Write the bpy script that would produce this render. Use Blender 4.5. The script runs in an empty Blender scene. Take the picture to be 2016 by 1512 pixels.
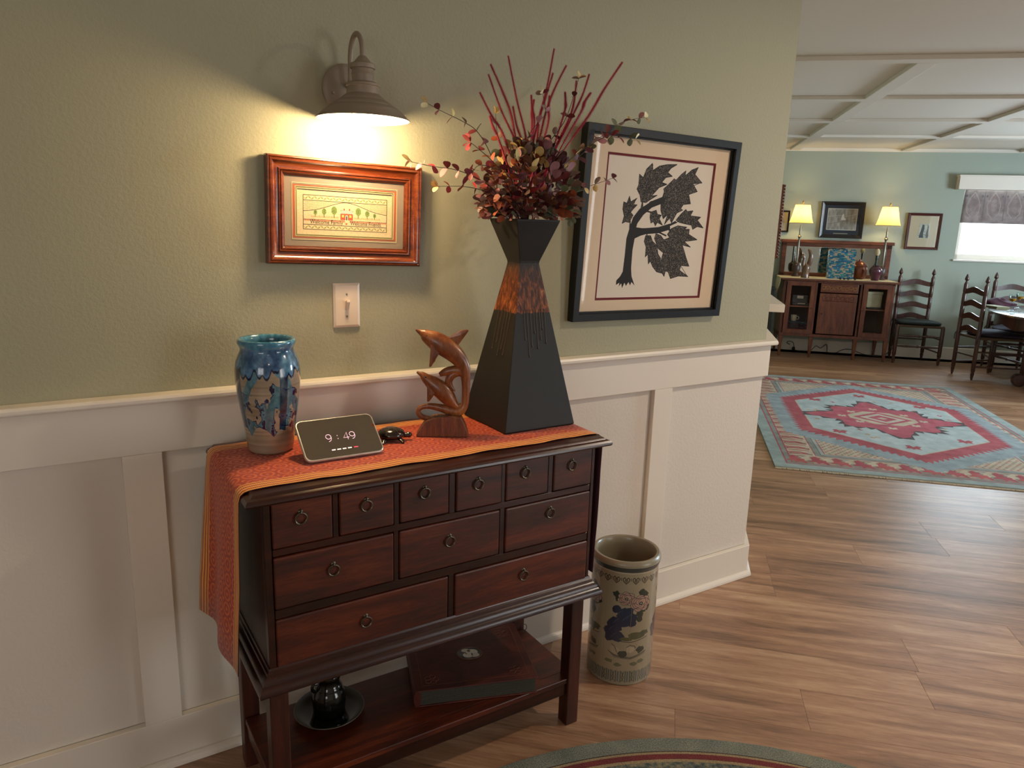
import bpy, math, random
import numpy as np
from mathutils import Vector, Matrix, noise as mnoise
random.seed(7)
PI = math.pi
SC = bpy.context.scene
COL = SC.collection

# ------------------------------------------------------------------ camera
cam_d = bpy.data.cameras.new('camera'); cam = bpy.data.objects.new('camera', cam_d); COL.objects.link(cam)
_r = Vector((0.848598, -0.528174, 0.030241)); _u = Vector((0.089707, 0.199994, 0.975682)); _f = Vector((0.521378, 0.825248, -0.217095))
cam.matrix_world = Matrix(((_r.x, _u.x, -_f.x, -0.83904), (_r.y, _u.y, -_f.y, -1.9201), (_r.z, _u.z, -_f.z, 1.44989), (0, 0, 0, 1)))
cam_d.sensor_width = 36; cam_d.lens = 1440.3 / 2016 * 36; cam_d.clip_start = .05; cam_d.clip_end = 200
SC.camera = cam

# ------------------------------------------------------------------ frames of reference
TH = math.radians(44.3895)      # the far room is turned by this angle to the sage wall
PHI = -0.01016                  # the chest stands almost parallel to the wall
CT, ST = math.cos(TH), math.sin(TH)
def UV(u, v, z=0): return Vector((u * CT + v * ST, -u * ST + v * CT, z))
def CW(x, y, z=0): return Vector((x * math.cos(PHI) + y * math.sin(PHI), -x * math.sin(PHI) + y * math.cos(PHI), z))
HC = 2.392
VF = 7.546                      # far wall
US = 1.1234; VS = 1.0997        # corner of the sage wall in far-room axes

# ------------------------------------------------------------------ light and exposure
SC.view_settings.view_transform = 'Standard'; SC.view_settings.look = 'None'
SC.view_settings.exposure = 0.0; SC.view_settings.gamma = 1.0
SC.view_settings.use_curve_mapping = False
W = bpy.data.worlds.new('world'); SC.world = W; W.use_nodes = True
W.node_tree.nodes['Background'].inputs[0].default_value = (.86, .94, 1.0, 1)
W.node_tree.nodes['Background'].inputs[1].default_value = 2.2

def area(name, loc, target, sx, sy, power, color, spread=PI):
    d = bpy.data.lights.new(name, 'AREA'); d.shape = 'RECTANGLE'; d.size = sx; d.size_y = sy
    d.energy = power; d.color = color; d.spread = spread
    o = bpy.data.objects.new(name, d); COL.objects.link(o); o.location = loc
    o.rotation_euler = (Vector(target) - Vector(loc)).to_track_quat('-Z', 'Y').to_euler()
    return o
DAY = (.70, .87, 1.0)
area('daylight_dining_window', UV(4.55, VF + .50, 1.66), UV(4.55, 3, .9), 1.6, 1.1, 150, (.66, .87, 1.0))
area('daylight_side_window', UV(6.75, 4.6, 1.45), UV(3, 4.6, 1.2), 1.9, 1.2, 290, DAY)
area('daylight_patio_door', UV(6.75, -1.4, 1.1), UV(3, -1.4, 1.1), 2.2, 2.0, 85, (.95, .94, .93))
WARM = (1.0, .80, .58)
area('hall_fill', UV(.3, -4.62, 1.5), UV(.1, 0, 1.1), 1.5, 1.2, 16, (1.0, .89, .77))  # added fill light, brightens the left wall and panels from behind the camera

# ------------------------------------------------------------------ colour and material helpers
def lin(c):
    if isinstance(c, str):
        c = c.lstrip('#'); c = tuple(int(c[i:i + 2], 16) / 255 for i in (0, 2, 4))
    return tuple((x / 12.92 if x <= .04045 else ((x + .055) / 1.055) ** 2.4) for x in c)
class NT:
    def __init__(s, name):
        s.m = bpy.data.materials.new(name); s.m.use_nodes = True; s.t = s.m.node_tree; s.n = s.t.nodes; s.l = s.t.links
        s.b = s.n['Principled BSDF']
    def add(s, typ, **kw):
        nd = s.n.new(typ)
        for k, v in kw.items(): setattr(nd, k, v)
        return nd
    def ln(s, a, b): s.l.new(a, b)
    def math(s, op, a, b=None, c=None):
        nd = s.n.new('ShaderNodeMath'); nd.operation = op
        for i, x in enumerate((a, b, c)):
            if x is None: continue
            if isinstance(x, (int, float)): nd.inputs[i].default_value = x
            else: s.l.new(x, nd.inputs[i])
        return nd.outputs[0]
    def ramp(s, fac, stops, interp='LINEAR'):
        nd = s.n.new('ShaderNodeValToRGB'); cr = nd.color_ramp; cr.interpolation = interp
        while len(cr.elements) > len(stops): cr.elements.remove(cr.elements[-1])
        while len(cr.elements) < len(stops): cr.elements.new(1)
        for e, (p, c) in zip(cr.elements, stops): e.position = p; e.color = (*lin(c), 1)
        s.l.new(fac, nd.inputs[0]); return nd.outputs[0]
    def coords(s, kind='Object', scale=(1, 1, 1), rot=(0, 0, 0)):
        tc = s.n.new('ShaderNodeTexCoord'); mp = s.n.new('ShaderNodeMapping')
        mp.inputs['Scale'].default_value = scale; mp.inputs['Rotation'].default_value = rot
        s.l.new(tc.outputs[kind], mp.inputs[0]); return mp.outputs[0]
    def noise(s, vec, scale, detail=3, rough=.5, dist=0):
        nd = s.n.new('ShaderNodeTexNoise'); nd.inputs['Scale'].default_value = scale; nd.inputs['Detail'].default_value = detail
        nd.inputs['Roughness'].default_value = rough; nd.inputs['Distortion'].default_value = dist
        if vec is not None: s.l.new(vec, nd.inputs['Vector'])
        return nd.outputs['Fac']
    def bump(s, h, strength=.3, dist=.002):
        nd = s.n.new('ShaderNodeBump'); nd.inputs['Strength'].default_value = strength; nd.inputs['Distance'].default_value = dist
        s.l.new(h, nd.inputs['Height']); s.l.new(nd.outputs[0], s.b.inputs['Normal']); return nd
    def set(s, **kw):
        for k, v in kw.items(): s.b.inputs[k.replace('_', ' ')].default_value = v
        return s
def plain(name, c, rough=.5, metal=0, bump=None, var=0, spec=None, coat=0):
    t = NT(name); c = lin(c)
    t.set(Roughness=rough, Metallic=metal)
    t.b.inputs['Base Color'].default_value = (*c, 1)
    if coat: t.b.inputs['Coat Weight'].default_value = coat; t.b.inputs['Coat Roughness'].default_value = .12
    if spec is not None: t.b.inputs['Specular IOR Level'].default_value = spec
    v = t.coords()
    if var:
        n = t.noise(v, 9, 4); mx = t.add('ShaderNodeMix', data_type='RGBA'); mx.inputs[0].default_value = 0
        t.ln(n, mx.inputs[0]); mx.inputs[6].default_value = (*[x * (1 - var) for x in c], 1); mx.inputs[7].default_value = (*[min(1, x * (1 + var)) for x in c], 1)
        t.ln(mx.outputs[2], t.b.inputs['Base Color'])
    if bump: t.bump(t.noise(v, bump[0], 3), bump[1], bump[2] if len(bump) > 2 else .002)
    return t.m
def wood(name, dark, mid, light, axis=0, scale=6, rough=.4, stretch=14, coat=0, bump=.15, rnd=False):
    t = NT(name); sc = [stretch] * 3; sc[axis] = 1.0
    v = t.coords('Object', tuple(sc))
    if rnd:
        oi = t.add('ShaderNodeObjectInfo'); va = t.add('ShaderNodeVectorMath', operation='ADD'); t.ln(v, va.inputs[0])
        cx = t.add('ShaderNodeCombineXYZ'); t.ln(t.math('MULTIPLY', oi.outputs['Random'], 37.0), cx.inputs[0]); t.ln(t.math('MULTIPLY', oi.outputs['Random'], 91.0), cx.inputs[1])
        t.ln(cx.outputs[0], va.inputs[1]); v = va.outputs[0]
    n1 = t.noise(v, scale * .35, 6, .62, .6); n2 = t.noise(v, scale * 3.2, 5, .65)
    f = t.math('ADD', t.math('MULTIPLY', n1, .7), t.math('MULTIPLY', n2, .3))
    if rnd: f = t.math('ADD', f, t.math('MULTIPLY', t.math('SUBTRACT', oi.outputs['Random'], .5), .13))
    col = t.ramp(f, [(.33, dark), (.5, mid), (.68, light)])
    t.ln(col, t.b.inputs['Base Color']); t.set(Roughness=rough)
    if coat: t.b.inputs['Coat Weight'].default_value = coat; t.b.inputs['Coat Roughness'].default_value = .15
    t.bump(n2, bump, .001); return t.m
def emis(name, c, s):
    t = NT(name); t.b.inputs['Base Color'].default_value = (*lin(c), 1)
    t.b.inputs['Emission Color'].default_value = (*lin(c), 1); t.b.inputs['Emission Strength'].default_value = s; return t.m
def glassy(name, tint=(1, 1, 1), rough=0.02, ior=1.45, refl=1.0):
    """thin sheet glass: lets light straight through, mirrors by Fresnel"""
    m = bpy.data.materials.new(name); m.use_nodes = True; n = m.node_tree.nodes; l = m.node_tree.links
    n.remove(n['Principled BSDF']); out = n['Material Output']
    tr = n.new('ShaderNodeBsdfTransparent'); tr.inputs[0].default_value = (*tint, 1)
    gl = n.new('ShaderNodeBsdfGlossy'); gl.inputs['Roughness'].default_value = rough
    fr = n.new('ShaderNodeFresnel'); fr.inputs[0].default_value = ior
    ge = n.new('ShaderNodeNewGeometry'); iv = n.new('ShaderNodeMath'); iv.operation = 'SUBTRACT'; iv.inputs[0].default_value = 1; l.new(ge.outputs['Backfacing'], iv.inputs[1])
    ml = n.new('ShaderNodeMath'); ml.operation = 'MULTIPLY'; l.new(fr.outputs[0], ml.inputs[0]); l.new(iv.outputs[0], ml.inputs[1])
    mx = n.new('ShaderNodeMixShader'); l.new(ml.outputs[0], mx.inputs[0]); l.new(tr.outputs[0], mx.inputs[1]); l.new(gl.outputs[0], mx.inputs[2]); l.new(mx.outputs[0], out.inputs[0])
    return m

# ------------------------------------------------------------------ mesh helpers
class MB:
    def __init__(s): s.v = []; s.f = []; s.mi = []; s.uv = {}
    def add(s, vs, fs, mi=0):
        o = len(s.v); s.v += [tuple(v) for v in vs]
        for f in fs: s.f.append(tuple(i + o for i in f)); s.mi.append(mi)
        return o
    def box(s, x0, x1, y0, y1, z0, z1, mi=0):
        s.add([(x0, y0, z0), (x1, y0, z0), (x1, y1, z0), (x0, y1, z0), (x0, y0, z1), (x1, y0, z1), (x1, y1, z1), (x0, y1, z1)],
              [(0, 3, 2, 1), (4, 5, 6, 7), (0, 1, 5, 4), (1, 2, 6, 5), (2, 3, 7, 6), (3, 0, 4, 7)], mi); return s
    def taper(s, a, ra, b, rb, mi=0):
        """square bar from a (half size ra) to b (half size rb), upright"""
        vs = []
        for (p, r) in ((a, ra), (b, rb)):
            rx, ry = r if isinstance(r, tuple) else (r, r)
            for q in ((-rx, -ry), (rx, -ry), (rx, ry), (-rx, ry)): vs.append((p[0] + q[0], p[1] + q[1], p[2]))
        s.add(vs, [(0, 3, 2, 1), (4, 5, 6, 7), (0, 1, 5, 4), (1, 2, 6, 5), (2, 3, 7, 6), (3, 0, 4, 7)], mi); return s
    def prism(s, poly, a, b, axis='y', mi=0):
        n = len(poly); ar = sum(poly[i][0] * poly[(i + 1) % n][1] - poly[(i + 1) % n][0] * poly[i][1] for i in range(n))
        if ar < 0: poly = poly[::-1]
        def P(p, t): return {'y': (p[0], t, p[1]), 'x': (t, p[0], p[1]), 'z': (p[0], p[1], t)}[axis]
        vs = [P(p, a) for p in poly] + [P(p, b) for p in poly]
        fs = [tuple(range(n)), tuple(range(2 * n - 1, n - 1, -1))] + [(i, n + i, n + (i + 1) % n, (i + 1) % n) for i in range(n)]
        if (axis in 'xz'): fs = [f[::-1] for f in fs]
        if b < a: fs = [f[::-1] for f in fs]
        s.add(vs, fs, mi); return s
    def lathe(s, prof, n=24, c=(0, 0, 0), mi=0, axis='z', cap=True):
        vs = []
        for r, z in prof:
            for k in range(n):
                a = 2 * PI * k / n; x, y = r * math.cos(a), r * math.sin(a)
                p = {'z': (x, y, z), 'y': (x, -z, y), 'x': (z, x, y)}[axis]
                vs.append((p[0] + c[0], p[1] + c[1], p[2] + c[2]))
        m = len(prof); fs = [(i * n + k, i * n + (k + 1) % n, (i + 1) * n + (k + 1) % n, (i + 1) * n + k) for i in range(m - 1) for k in range(n)]
        if cap: fs += [tuple(range(n - 1, -1, -1)), tuple((m - 1) * n + k for k in range(n))]
        s.add(vs, fs, mi); return s
    def tube(s, pts, r, n=8, mi=0, flat=None, cap=True):
        pts = [Vector(p) for p in pts]; m = len(pts); rs = r if isinstance(r, (list, tuple)) else [r] * m
        T = []
        for i in range(m):
            t = pts[min(i + 1, m - 1)] - pts[max(i - 1, 0)]; T.append(t.normalized() if t.length > 1e-9 else Vector((0, 0, 1)))
        up = flat if flat is not None else (Vector((0, 0, 1)) if abs(T[0].z) < .9 else Vector((0, 1, 0)))
        nrm = (Vector(up) - T[0] * T[0].dot(Vector(up))).normalized(); vs = []
        for i in range(m):
            if flat is not None: nrm = (Vector(flat) - T[i] * T[i].dot(Vector(flat))).normalized()
            else: nrm = (nrm - T[i] * T[i].dot(nrm)).normalized()
            bi = T[i].cross(nrm); rr = rs[i]; ra, rb = rr if isinstance(rr, tuple) else (rr, rr)
            for k in range(n):
                a = 2 * PI * k / n; vs.append(pts[i] + nrm * (math.cos(a) * ra) + bi * (math.sin(a) * rb))
        fs = [(i * n + k, i * n + (k + 1) % n, (i + 1) * n + (k + 1) % n, (i + 1) * n + k) for i in range(m - 1) for k in range(n)]
        if cap: fs += [tuple(range(n - 1, -1, -1)), tuple((m - 1) * n + k for k in range(n))]
        s.add(vs, fs, mi); return s
    def torus(s, c, R, r, axis='y', n=20, k=7, mi=0, sq=1.0):
        vs = []
        for i in range(n):
            a = 2 * PI * i / n
            for j in range(k):
                b = 2 * PI * j / k; q = R + r * math.cos(b); x, z, y = q * math.cos(a), q * math.sin(a) * sq, r * math.sin(b)
                p = {'y': (x, y, z), 'z': (x, z, y), 'x': (y, x, z)}[axis]; vs.append((c[0] + p[0], c[1] + p[1], c[2] + p[2]))
        s.add(vs, [(i * k + j, ((i + 1) % n) * k + j, ((i + 1) % n) * k + (j + 1) % k, i * k + (j + 1) % k) for i in range(n) for j in range(k)], mi); return s
    def sphere(s, c, r, n=12, m=8, mi=0):
        rx, ry, rz = r if isinstance(r, tuple) else (r, r, r); vs = [(c[0], c[1], c[2] - rz)]
        for i in range(1, m):
            a = -PI / 2 + PI * i / m
            for k in range(n): b = 2 * PI * k / n; vs.append((c[0] + rx * math.cos(a) * math.cos(b), c[1] + ry * math.cos(a) * math.sin(b), c[2] + rz * math.sin(a)))
        vs.append((c[0], c[1], c[2] + rz)); fs = []
        for k in range(n):
            fs.append((0, 1 + (k + 1) % n, 1 + k)); fs.append((len(vs) - 1, 1 + (m - 2) * n + k, 1 + (m - 2) * n + (k + 1) % n))
        for i in range(m - 2):
            for k in range(n): fs.append((1 + i * n + k, 1 + i * n + (k + 1) % n, 1 + (i + 1) * n + (k + 1) % n, 1 + (i + 1) * n + k))
        s.add(vs, fs, mi); return s
    def build(s, name, mat, parent=None, smooth=0, bevel=0, seg=2, loc=None, rot=None):
        me = bpy.data.meshes.new(name); me.from_pydata(s.v, [], s.f)
        mats = mat if isinstance(mat, (list, tuple)) else [mat]
        for m in mats: me.materials.append(m)
        if len(mats) > 1: me.polygons.foreach_set('material_index', s.mi)
        import bmesh
        bm = bmesh.new(); bm.from_mesh(me); bmesh.ops.recalc_face_normals(bm, faces=bm.faces); bm.to_mesh(me); bm.free()
        if smooth:
            me.polygons.foreach_set('use_smooth', [True] * len(me.polygons)); me.set_sharp_from_angle(angle=math.radians(smooth if smooth > 1 else 35))
        o = bpy.data.objects.new(name, me); COL.objects.link(o)
        if parent is not None: o.parent = parent
        if loc is not None: o.location = loc
        if rot is not None: o.rotation_euler = rot
        if bevel:
            b = o.modifiers.new('bevel', 'BEVEL'); b.width = bevel; b.segments = seg; b.limit_method = 'ANGLE'; b.angle_limit = math.radians(40)
            b.harden_normals = False
        return o
def box(name, x0, x1, y0, y1, z0, z1, mat, parent=None, bevel=0, **kw): return MB().box(x0, x1, y0, y1, z0, z1).build(name, mat, parent, bevel=bevel, **kw)
def thing(name, label, cat, loc=(0, 0, 0), rz=0, group=None):
    o = bpy.data.objects.new(name, None); COL.objects.link(o); o.location = loc; o.rotation_euler = (0, 0, rz); o.empty_display_size = .05
    o['label'] = label; o['category'] = cat
    if group: o['group'] = group
    return o
def tag(o, label, cat, group=None):
    o['label'] = label; o['category'] = cat
    if group: o['group'] = group
    return o
def structure(o): o['kind'] = 'structure'; return o
def plabel(o, s): o['label'] = s; return o
def sweep_profile(path, prof, mi=0):
    """profile (d,z) carried along a plan path; d is measured to the right-hand side of travel, mitred"""
    m = MB(); n = len(path); k = len(prof); P2 = [Vector(p) for p in path]
    for i in range(n):
        t0 = (P2[i] - P2[i - 1]).normalized() if i else None; t1 = (P2[i + 1] - P2[i]).normalized() if i < n - 1 else None
        if t0 is None: t0 = t1
        if t1 is None: t1 = t0
        n0 = Vector((t0.y, -t0.x)); n1 = Vector((t1.y, -t1.x)); b = (n0 + n1).normalized(); b = b / max(.2, b.dot(n0))
        for d, z in prof: q = P2[i] + b * d; m.v.append((q.x, q.y, z))
    for i in range(n - 1):
        for j in range(k): m.f.append((i * k + j, i * k + (j + 1) % k, (i + 1) * k + (j + 1) % k, (i + 1) * k + j)); m.mi.append(mi)
    m.f.append(tuple(range(k))); m.f.append(tuple(range((n - 1) * k, n * k))[::-1]); m.mi += [mi, mi]
    return m

# ------------------------------------------------------------------ flat print drawn in numpy
rng = np.random.default_rng(5)
def vnoise(h, w, cells, octaves=4, seed=0, periodic=False, aspect=1.0):
    g = np.random.default_rng(seed); out = np.zeros((h, w)); amp = 1; tot = 0
    for o in range(octaves):
        cy = max(2, int(cells * 2 ** o)); cx = max(2, int(cells * aspect * 2 ** o)); G = g.random((cy + 2, cx + 2))
        if periodic: G[:, cx] = G[:, 0]; G[:, cx + 1] = G[:, 1]
        yy = np.linspace(0, cy, h, endpoint=False); xx = np.linspace(0, cx, w, endpoint=False)
        yi = yy.astype(int); xi = xx.astype(int); fy = (yy - yi)[:, None]; fx = (xx - xi)[None]; fy = fy * fy * (3 - 2 * fy); fx = fx * fx * (3 - 2 * fx)
        a = G[yi][:, xi]; b = G[yi][:, xi + 1]; c = G[yi + 1][:, xi]; d = G[yi + 1][:, xi + 1]
        out += amp * ((a * (1 - fx) + b * fx) * (1 - fy) + (c * (1 - fx) + d * fx) * fy); tot += amp; amp *= .5
    return out / tot
class Canvas:
    def __init__(s, w, h, c='#ffffff'):
        s.w, s.h = w, h; s.a = np.zeros((h, w, 3)); s.a[:] = s.c(c)
    def c(s, c):
        if isinstance(c, str): c = c.lstrip('#'); return np.array([int(c[i:i + 2], 16) / 255 for i in (0, 2, 4)])
        return np.array(c, float)
    def mask(s, poly):
        P = np.array(poly, float); x0, y0 = np.floor(P.min(0)).astype(int); x1, y1 = np.ceil(P.max(0)).astype(int) + 1
        x0 = max(0, x0); y0 = max(0, y0); x1 = min(s.w, x1); y1 = min(s.h, y1)
        if x1 <= x0 or y1 <= y0: return None
        Y, X = np.mgrid[y0:y1, x0:x1] + .5; ins = np.zeros(X.shape, bool); n = len(P)
        for i in range(n):
            ax, ay = P[i]; bx, by = P[(i + 1) % n]
            if ay == by: continue
            c = ((ay > Y) != (by > Y)) & (X < (bx - ax) * (Y - ay) / (by - ay) + ax); ins ^= c
        return (slice(y0, y1), slice(x0, x1)), ins
    def poly(s, poly, c):
        r = s.mask(poly)
        if r: sub = s.a[r[0]]; sub[r[1]] = s.c(c)
    def rect(s, x0, y0, x1, y1, c):
        x0, y0, x1, y1 = [int(round(t)) for t in (max(0, x0), max(0, y0), x1, y1)]; s.a[y0:y1, x0:x1] = s.c(c)
    def ell(s, cx, cy, rx, ry, c):
        s.poly([(cx + rx * math.cos(t * PI / 12), cy + ry * math.sin(t * PI / 12)) for t in range(24)], c)
    def line(s, pts, w, c):
        for (ax, ay), (bx, by) in zip(pts[:-1], pts[1:]):
            L = math.hypot(bx - ax, by - ay)
            if L == 0: continue
            nx, ny = -(by - ay) / L * w / 2, (bx - ax) / L * w / 2; ex, ey = (bx - ax) / L * w * .3, (by - ay) / L * w * .3
            s.poly([(ax + nx - ex, ay + ny - ey), (bx + nx + ex, by + ny + ey), (bx - nx + ex, by - ny + ey), (ax - nx - ex, ay - ny - ey)], c)
    def image(s, name):
        im = bpy.data.images.new(name, s.w, s.h); px = np.ones((s.h, s.w, 4), np.float32); px[..., :3] = np.clip(s.a[::-1], 0, 1)
        im.pixels.foreach_set(px.ravel()); im.update(); im.pack(); return im
def printed(name, canvas, rough=.6, bump=None, coat=0, spec=None):
    t = NT(name); im = t.add('ShaderNodeTexImage'); im.image = canvas.image(name); im.interpolation = 'Linear'
    tc = t.add('ShaderNodeTexCoord'); t.ln(tc.outputs['UV'], im.inputs[0]); t.ln(im.outputs[0], t.b.inputs['Base Color']); t.set(Roughness=rough)
    if coat: t.b.inputs['Coat Weight'].default_value = coat; t.b.inputs['Coat Roughness'].default_value = .06
    if spec is not None: t.b.inputs['Specular IOR Level'].default_value = spec
    if bump: t.bump(t.noise(t.coords('Object'), bump[0], 3), bump[1], .002)
    return t.m
def sheet(name, x0, x1, z0, z1, y, mat, parent, th=.001, axis='y'):
    """thin printed sheet facing -y with UVs 0..1 (axis 'z': lying, facing up)"""
    m = MB()
    if axis == 'y': m.box(x0, x1, y, y + th, z0, z1)
    else: m.box(x0, x1, z0, z1, y - th, y)
    o = m.build(name, mat, parent); me = o.data; uvl = me.uv_layers.new(name='UVMap')
    for lp in me.loops:
        c = me.vertices[lp.vertex_index].co; b = c.z if axis == 'y' else c.y
        uvl.data[lp.index].uv = ((c.x - x0) / (x1 - x0), (b - z0) / (z1 - z0))
    return o
def wrap_uv(o, cx, cy, z0, z1, seam=PI / 2):
    """cylindrical UVs round a vertical axis, seam turned to the wall"""
    me = o.data; uvl = me.uv_layers.new(name='UVMap')
    for p in me.polygons:
        us = []
        for li in p.loop_indices:
            c = me.vertices[me.loops[li].vertex_index].co; a = (math.atan2(c.y - cy, c.x - cx) - seam) / (2 * PI) % 1.0; us.append(a)
        if max(us) - min(us) > .5: us = [u + 1 if u < .5 else u for u in us]
        for li, a in zip(p.loop_indices, us): uvl.data[li].uv = (a, (me.vertices[me.loops[li].vertex_index].co.z - z0) / (z1 - z0))

# ------------------------------------------------------------------ materials of the setting
def wallpaint(name, c, scale=110, strength=.35, c2=None):
    t = NT(name); v = t.coords('Object'); n1 = t.noise(v, scale, 2, .5); n2 = t.noise(v, scale * 2.3, 2, .5)
    # orange-peel plaster: broad flat bumps with an occasional grain
    h = t.math('ADD', t.math('MULTIPLY', n1, .7), t.math('MULTIPLY', n2, .3))
    gr = t.math('GREATER_THAN', t.noise(v, 26, 1, .4), .735)
    h = t.math('ADD', h, t.math('MULTIPLY', gr, .5)); t.bump(h, strength, .0035)
    t.b.inputs['Base Color'].default_value = (*lin(c), 1); t.set(Roughness=.62); t.b.inputs['Specular IOR Level'].default_value = .35
    return t.m
M = {}
M['sage'] = wallpaint('sage_wall_paint', '#a09c82')
M['sage_far'] = wallpaint('sage_wall_paint_dining', '#9ba396', 60, .12)
M['panel'] = wallpaint('white_wall_paint', '#d6ccc0', 95, .28)
M['trim'] = plain('white_trim_paint', '#ded4c7', .38, bump=(180, .04))
M['ceil'] = plain('ceiling_paint', '#d8d0c4', .8, bump=(60, .08))
M['plain_wall'] = plain('pale_wall_paint', '#c4beb0', .8)
M['plank'] = wood('oak_plank', '#64462f', '#9b7254', '#bf9b79', 0, 5, .38, 10, bump=.12, rnd=True)
M['plank'].node_tree.nodes['Principled BSDF'].inputs['Specular IOR Level'].default_value = .85
M['subfloor'] = plain('dark_joint', '#5e4430', .8)

# ------------------------------------------------------------------ floor with planks
def uvroot(name):  # object frame of the far room
    return (0, 0, 0), (0, 0, -TH)
floor = structure(box('floor', -4.1, 6.7, -4.6, 7.7, -.06, -.004, M['subfloor'], rot=(0, 0, -TH)))
PW, PLN = .2065, 1.22
pm = MB().box(-PLN / 2 + .0003, PLN / 2 - .0003, -PW / 2 + .0003, PW / 2 - .0003, -.0045, 0).build('plank', M['plank'], floor, bevel=.0005, seg=1)
spots = []
row0 = .507 - 12 * PW
for r in range(0, 47):
    vc = row0 + (r + .5) * PW
    off = [.85, .44, 1.26, .03][(r * 2 + r // 3) % 3] + random.uniform(-.02, .02)
    for k in range(-3, 6):
        uc = off + (k + .5) * PLN
        if uc + PLN / 2 > 6.45: continue
        if vc > VS and uc + PLN / 2 < US: continue
        if UV(uc + PLN / 2, vc - PW / 2).y > .02 and vc < VS + .1 and uc + PLN / 2 < US: continue
        if vc < -1.0 and (uc > 3.2 or uc < -1.2): continue
        spots.append((uc, vc))
spots = spots[:299]
for i, (uc, vc) in enumerate(spots):
    o = pm if i == 0 else pm.copy()
    if i: COL.objects.link(o); o.parent = floor
    o.location = (uc, min(vc, VF - PW / 2 - .001), 0)
# the rest of the floor, out of the picture
rest = MB()
rest.box(-4.1, -1.6, -4.6, 1.0, -.0045, 0)
rest.box(-1.6, 6.5, -4.6, row0 , -.0045, 0)
ro = rest.build('planking', M['plank'], floor); ro['kind'] = 'stuff'

# ------------------------------------------------------------------ walls and ceiling
structure(box('wall_left', -5.6, 1.572, 0, .12, 0, HC, M['sage']))
wr = structure(MB().box(US - .12, US, VS, VF + .12, 0, HC).build('wall_side', M['sage'], rot=(0, 0, -TH)))
fw = MB()
W0, W1, WZ0, WZ1 = 3.90, 5.15, 1.17, 2.05
fw.box(US - .12, W0, VF, VF + .14, 0, HC).box(W1, 6.62, VF, VF + .14, 0, HC).box(W0, W1, VF, VF + .14, 0, WZ0).box(W0, W1, VF, VF + .14, WZ1, HC)
structure(fw.build('wall_far', M['sage_far'], rot=(0, 0, -TH)))
rw = MB()
rw.box(6.5, 6.62, -4.6, -2.5, 0, HC).box(6.5, 6.62, -2.5, -.3, 2.05, HC).box(6.5, 6.62, -.3, 3.6, 0, HC).box(6.5, 6.62, 3.6, 5.5, 0, .9).box(6.5, 6.62, 3.6, 5.5, 2.05, HC).box(6.5, 6.62, 5.5, VF, 0, HC)
structure(rw.build('wall_right', M['sage_far'], rot=(0, 0, -TH)))
structure(MB().box(-4.1, -.45, -4.58, -4.5, 0, HC).box(1.05, 6.62, -4.58, -4.5, 0, HC).box(-.45, 1.05, -4.58, -4.5, 0, .9).box(-.45, 1.05, -4.58, -4.5, 2.1, HC).build('wall_back', M['plain_wall'], rot=(0, 0, -TH)))  # opening cut for the added window of the hall fill
structure(MB().box(-4.12, -4.0, -4.5, -3.7, 0, HC).build('wall_end', M['plain_wall'], rot=(0, 0, -TH)))
ceil = structure(MB().box(-4.1, 6.62, -4.6, VF + .1, HC, HC + .08).build('ceiling', M['ceil'], rot=(0, 0, -TH)))
for v0 in (2.63, 3.93, 5.08, 6.22):
    box('beam', US, 6.5, v0, v0 + .105, HC - .026, HC, M['ceil'], ceil, bevel=.003)
for u0 in (1.965, 3.17, 4.38, 5.58):
    for va, vb in ((2.735, 3.93), (4.035, 5.08), (5.185, 6.22), (6.325, VF)):
        box('beam', u0, u0 + .105, va, vb, HC - .026, HC, M['ceil'], ceil, bevel=.003)

# wainscot: cap, top rail, battens, base board and quarter round, wrapped round the corner
cor = UV(US, VS).xy; end = UV(US, VS + .55).xy
path = [(-5.6, 0), tuple(cor), tuple(end)]
def trim(name, prof, mat=None):
    return structure(sweep_profile(path, prof).build(name, mat or M['trim'], bevel=.0015, seg=1))
trim('trim_1', [(0, 1.0), (0, 1.019), (.043, 1.019), (.047, 1.012), (.047, 1.004), (.043, 1.0)])
trim('trim_2', [(0, .872), (0, .999), (.021, .999), (.021, .872)])
trim('baseboard_left', [(0, 0), (0, .135), (.021, .135), (.021, 0)])
trim('trim_3', [(.0215, 0), (.0215, .023), (.028, .0215), (.034, .017), (.038, .010), (.0395, 0)])
trim('trim_4', [(0, .136), (0, .871), (.0015, .871), (.0015, .136)], M['panel'])
bi = 5
for x0, x1 in ((-3.39, -3.30), (-2.52, -2.43), (-1.62, -1.53), (-.735, -.647), (.116, .204), (.972, 1.059)):
    structure(box('trim_%d' % bi, x0, x1, -.0205, -.0016, .1352, .8718, M['trim'], bevel=.0012)); bi += 1
o = structure(sweep_profile([tuple(UV(US + .04, VF).xy), tuple(UV(6.5, VF).xy)], [(0, 0), (0, .145), (.008, .145), (.014, .136), (.014, 0)]).build('baseboard_far', M['trim']))
o = structure(sweep_profile([tuple(UV(US, VF).xy), tuple(UV(6.5, VF).xy)], [(0, HC - .034), (0, HC - .0005), (.03, HC - .0005), (.026, HC - .012), (.012, HC - .028)]).build('trim_20', M['ceil']))

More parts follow.
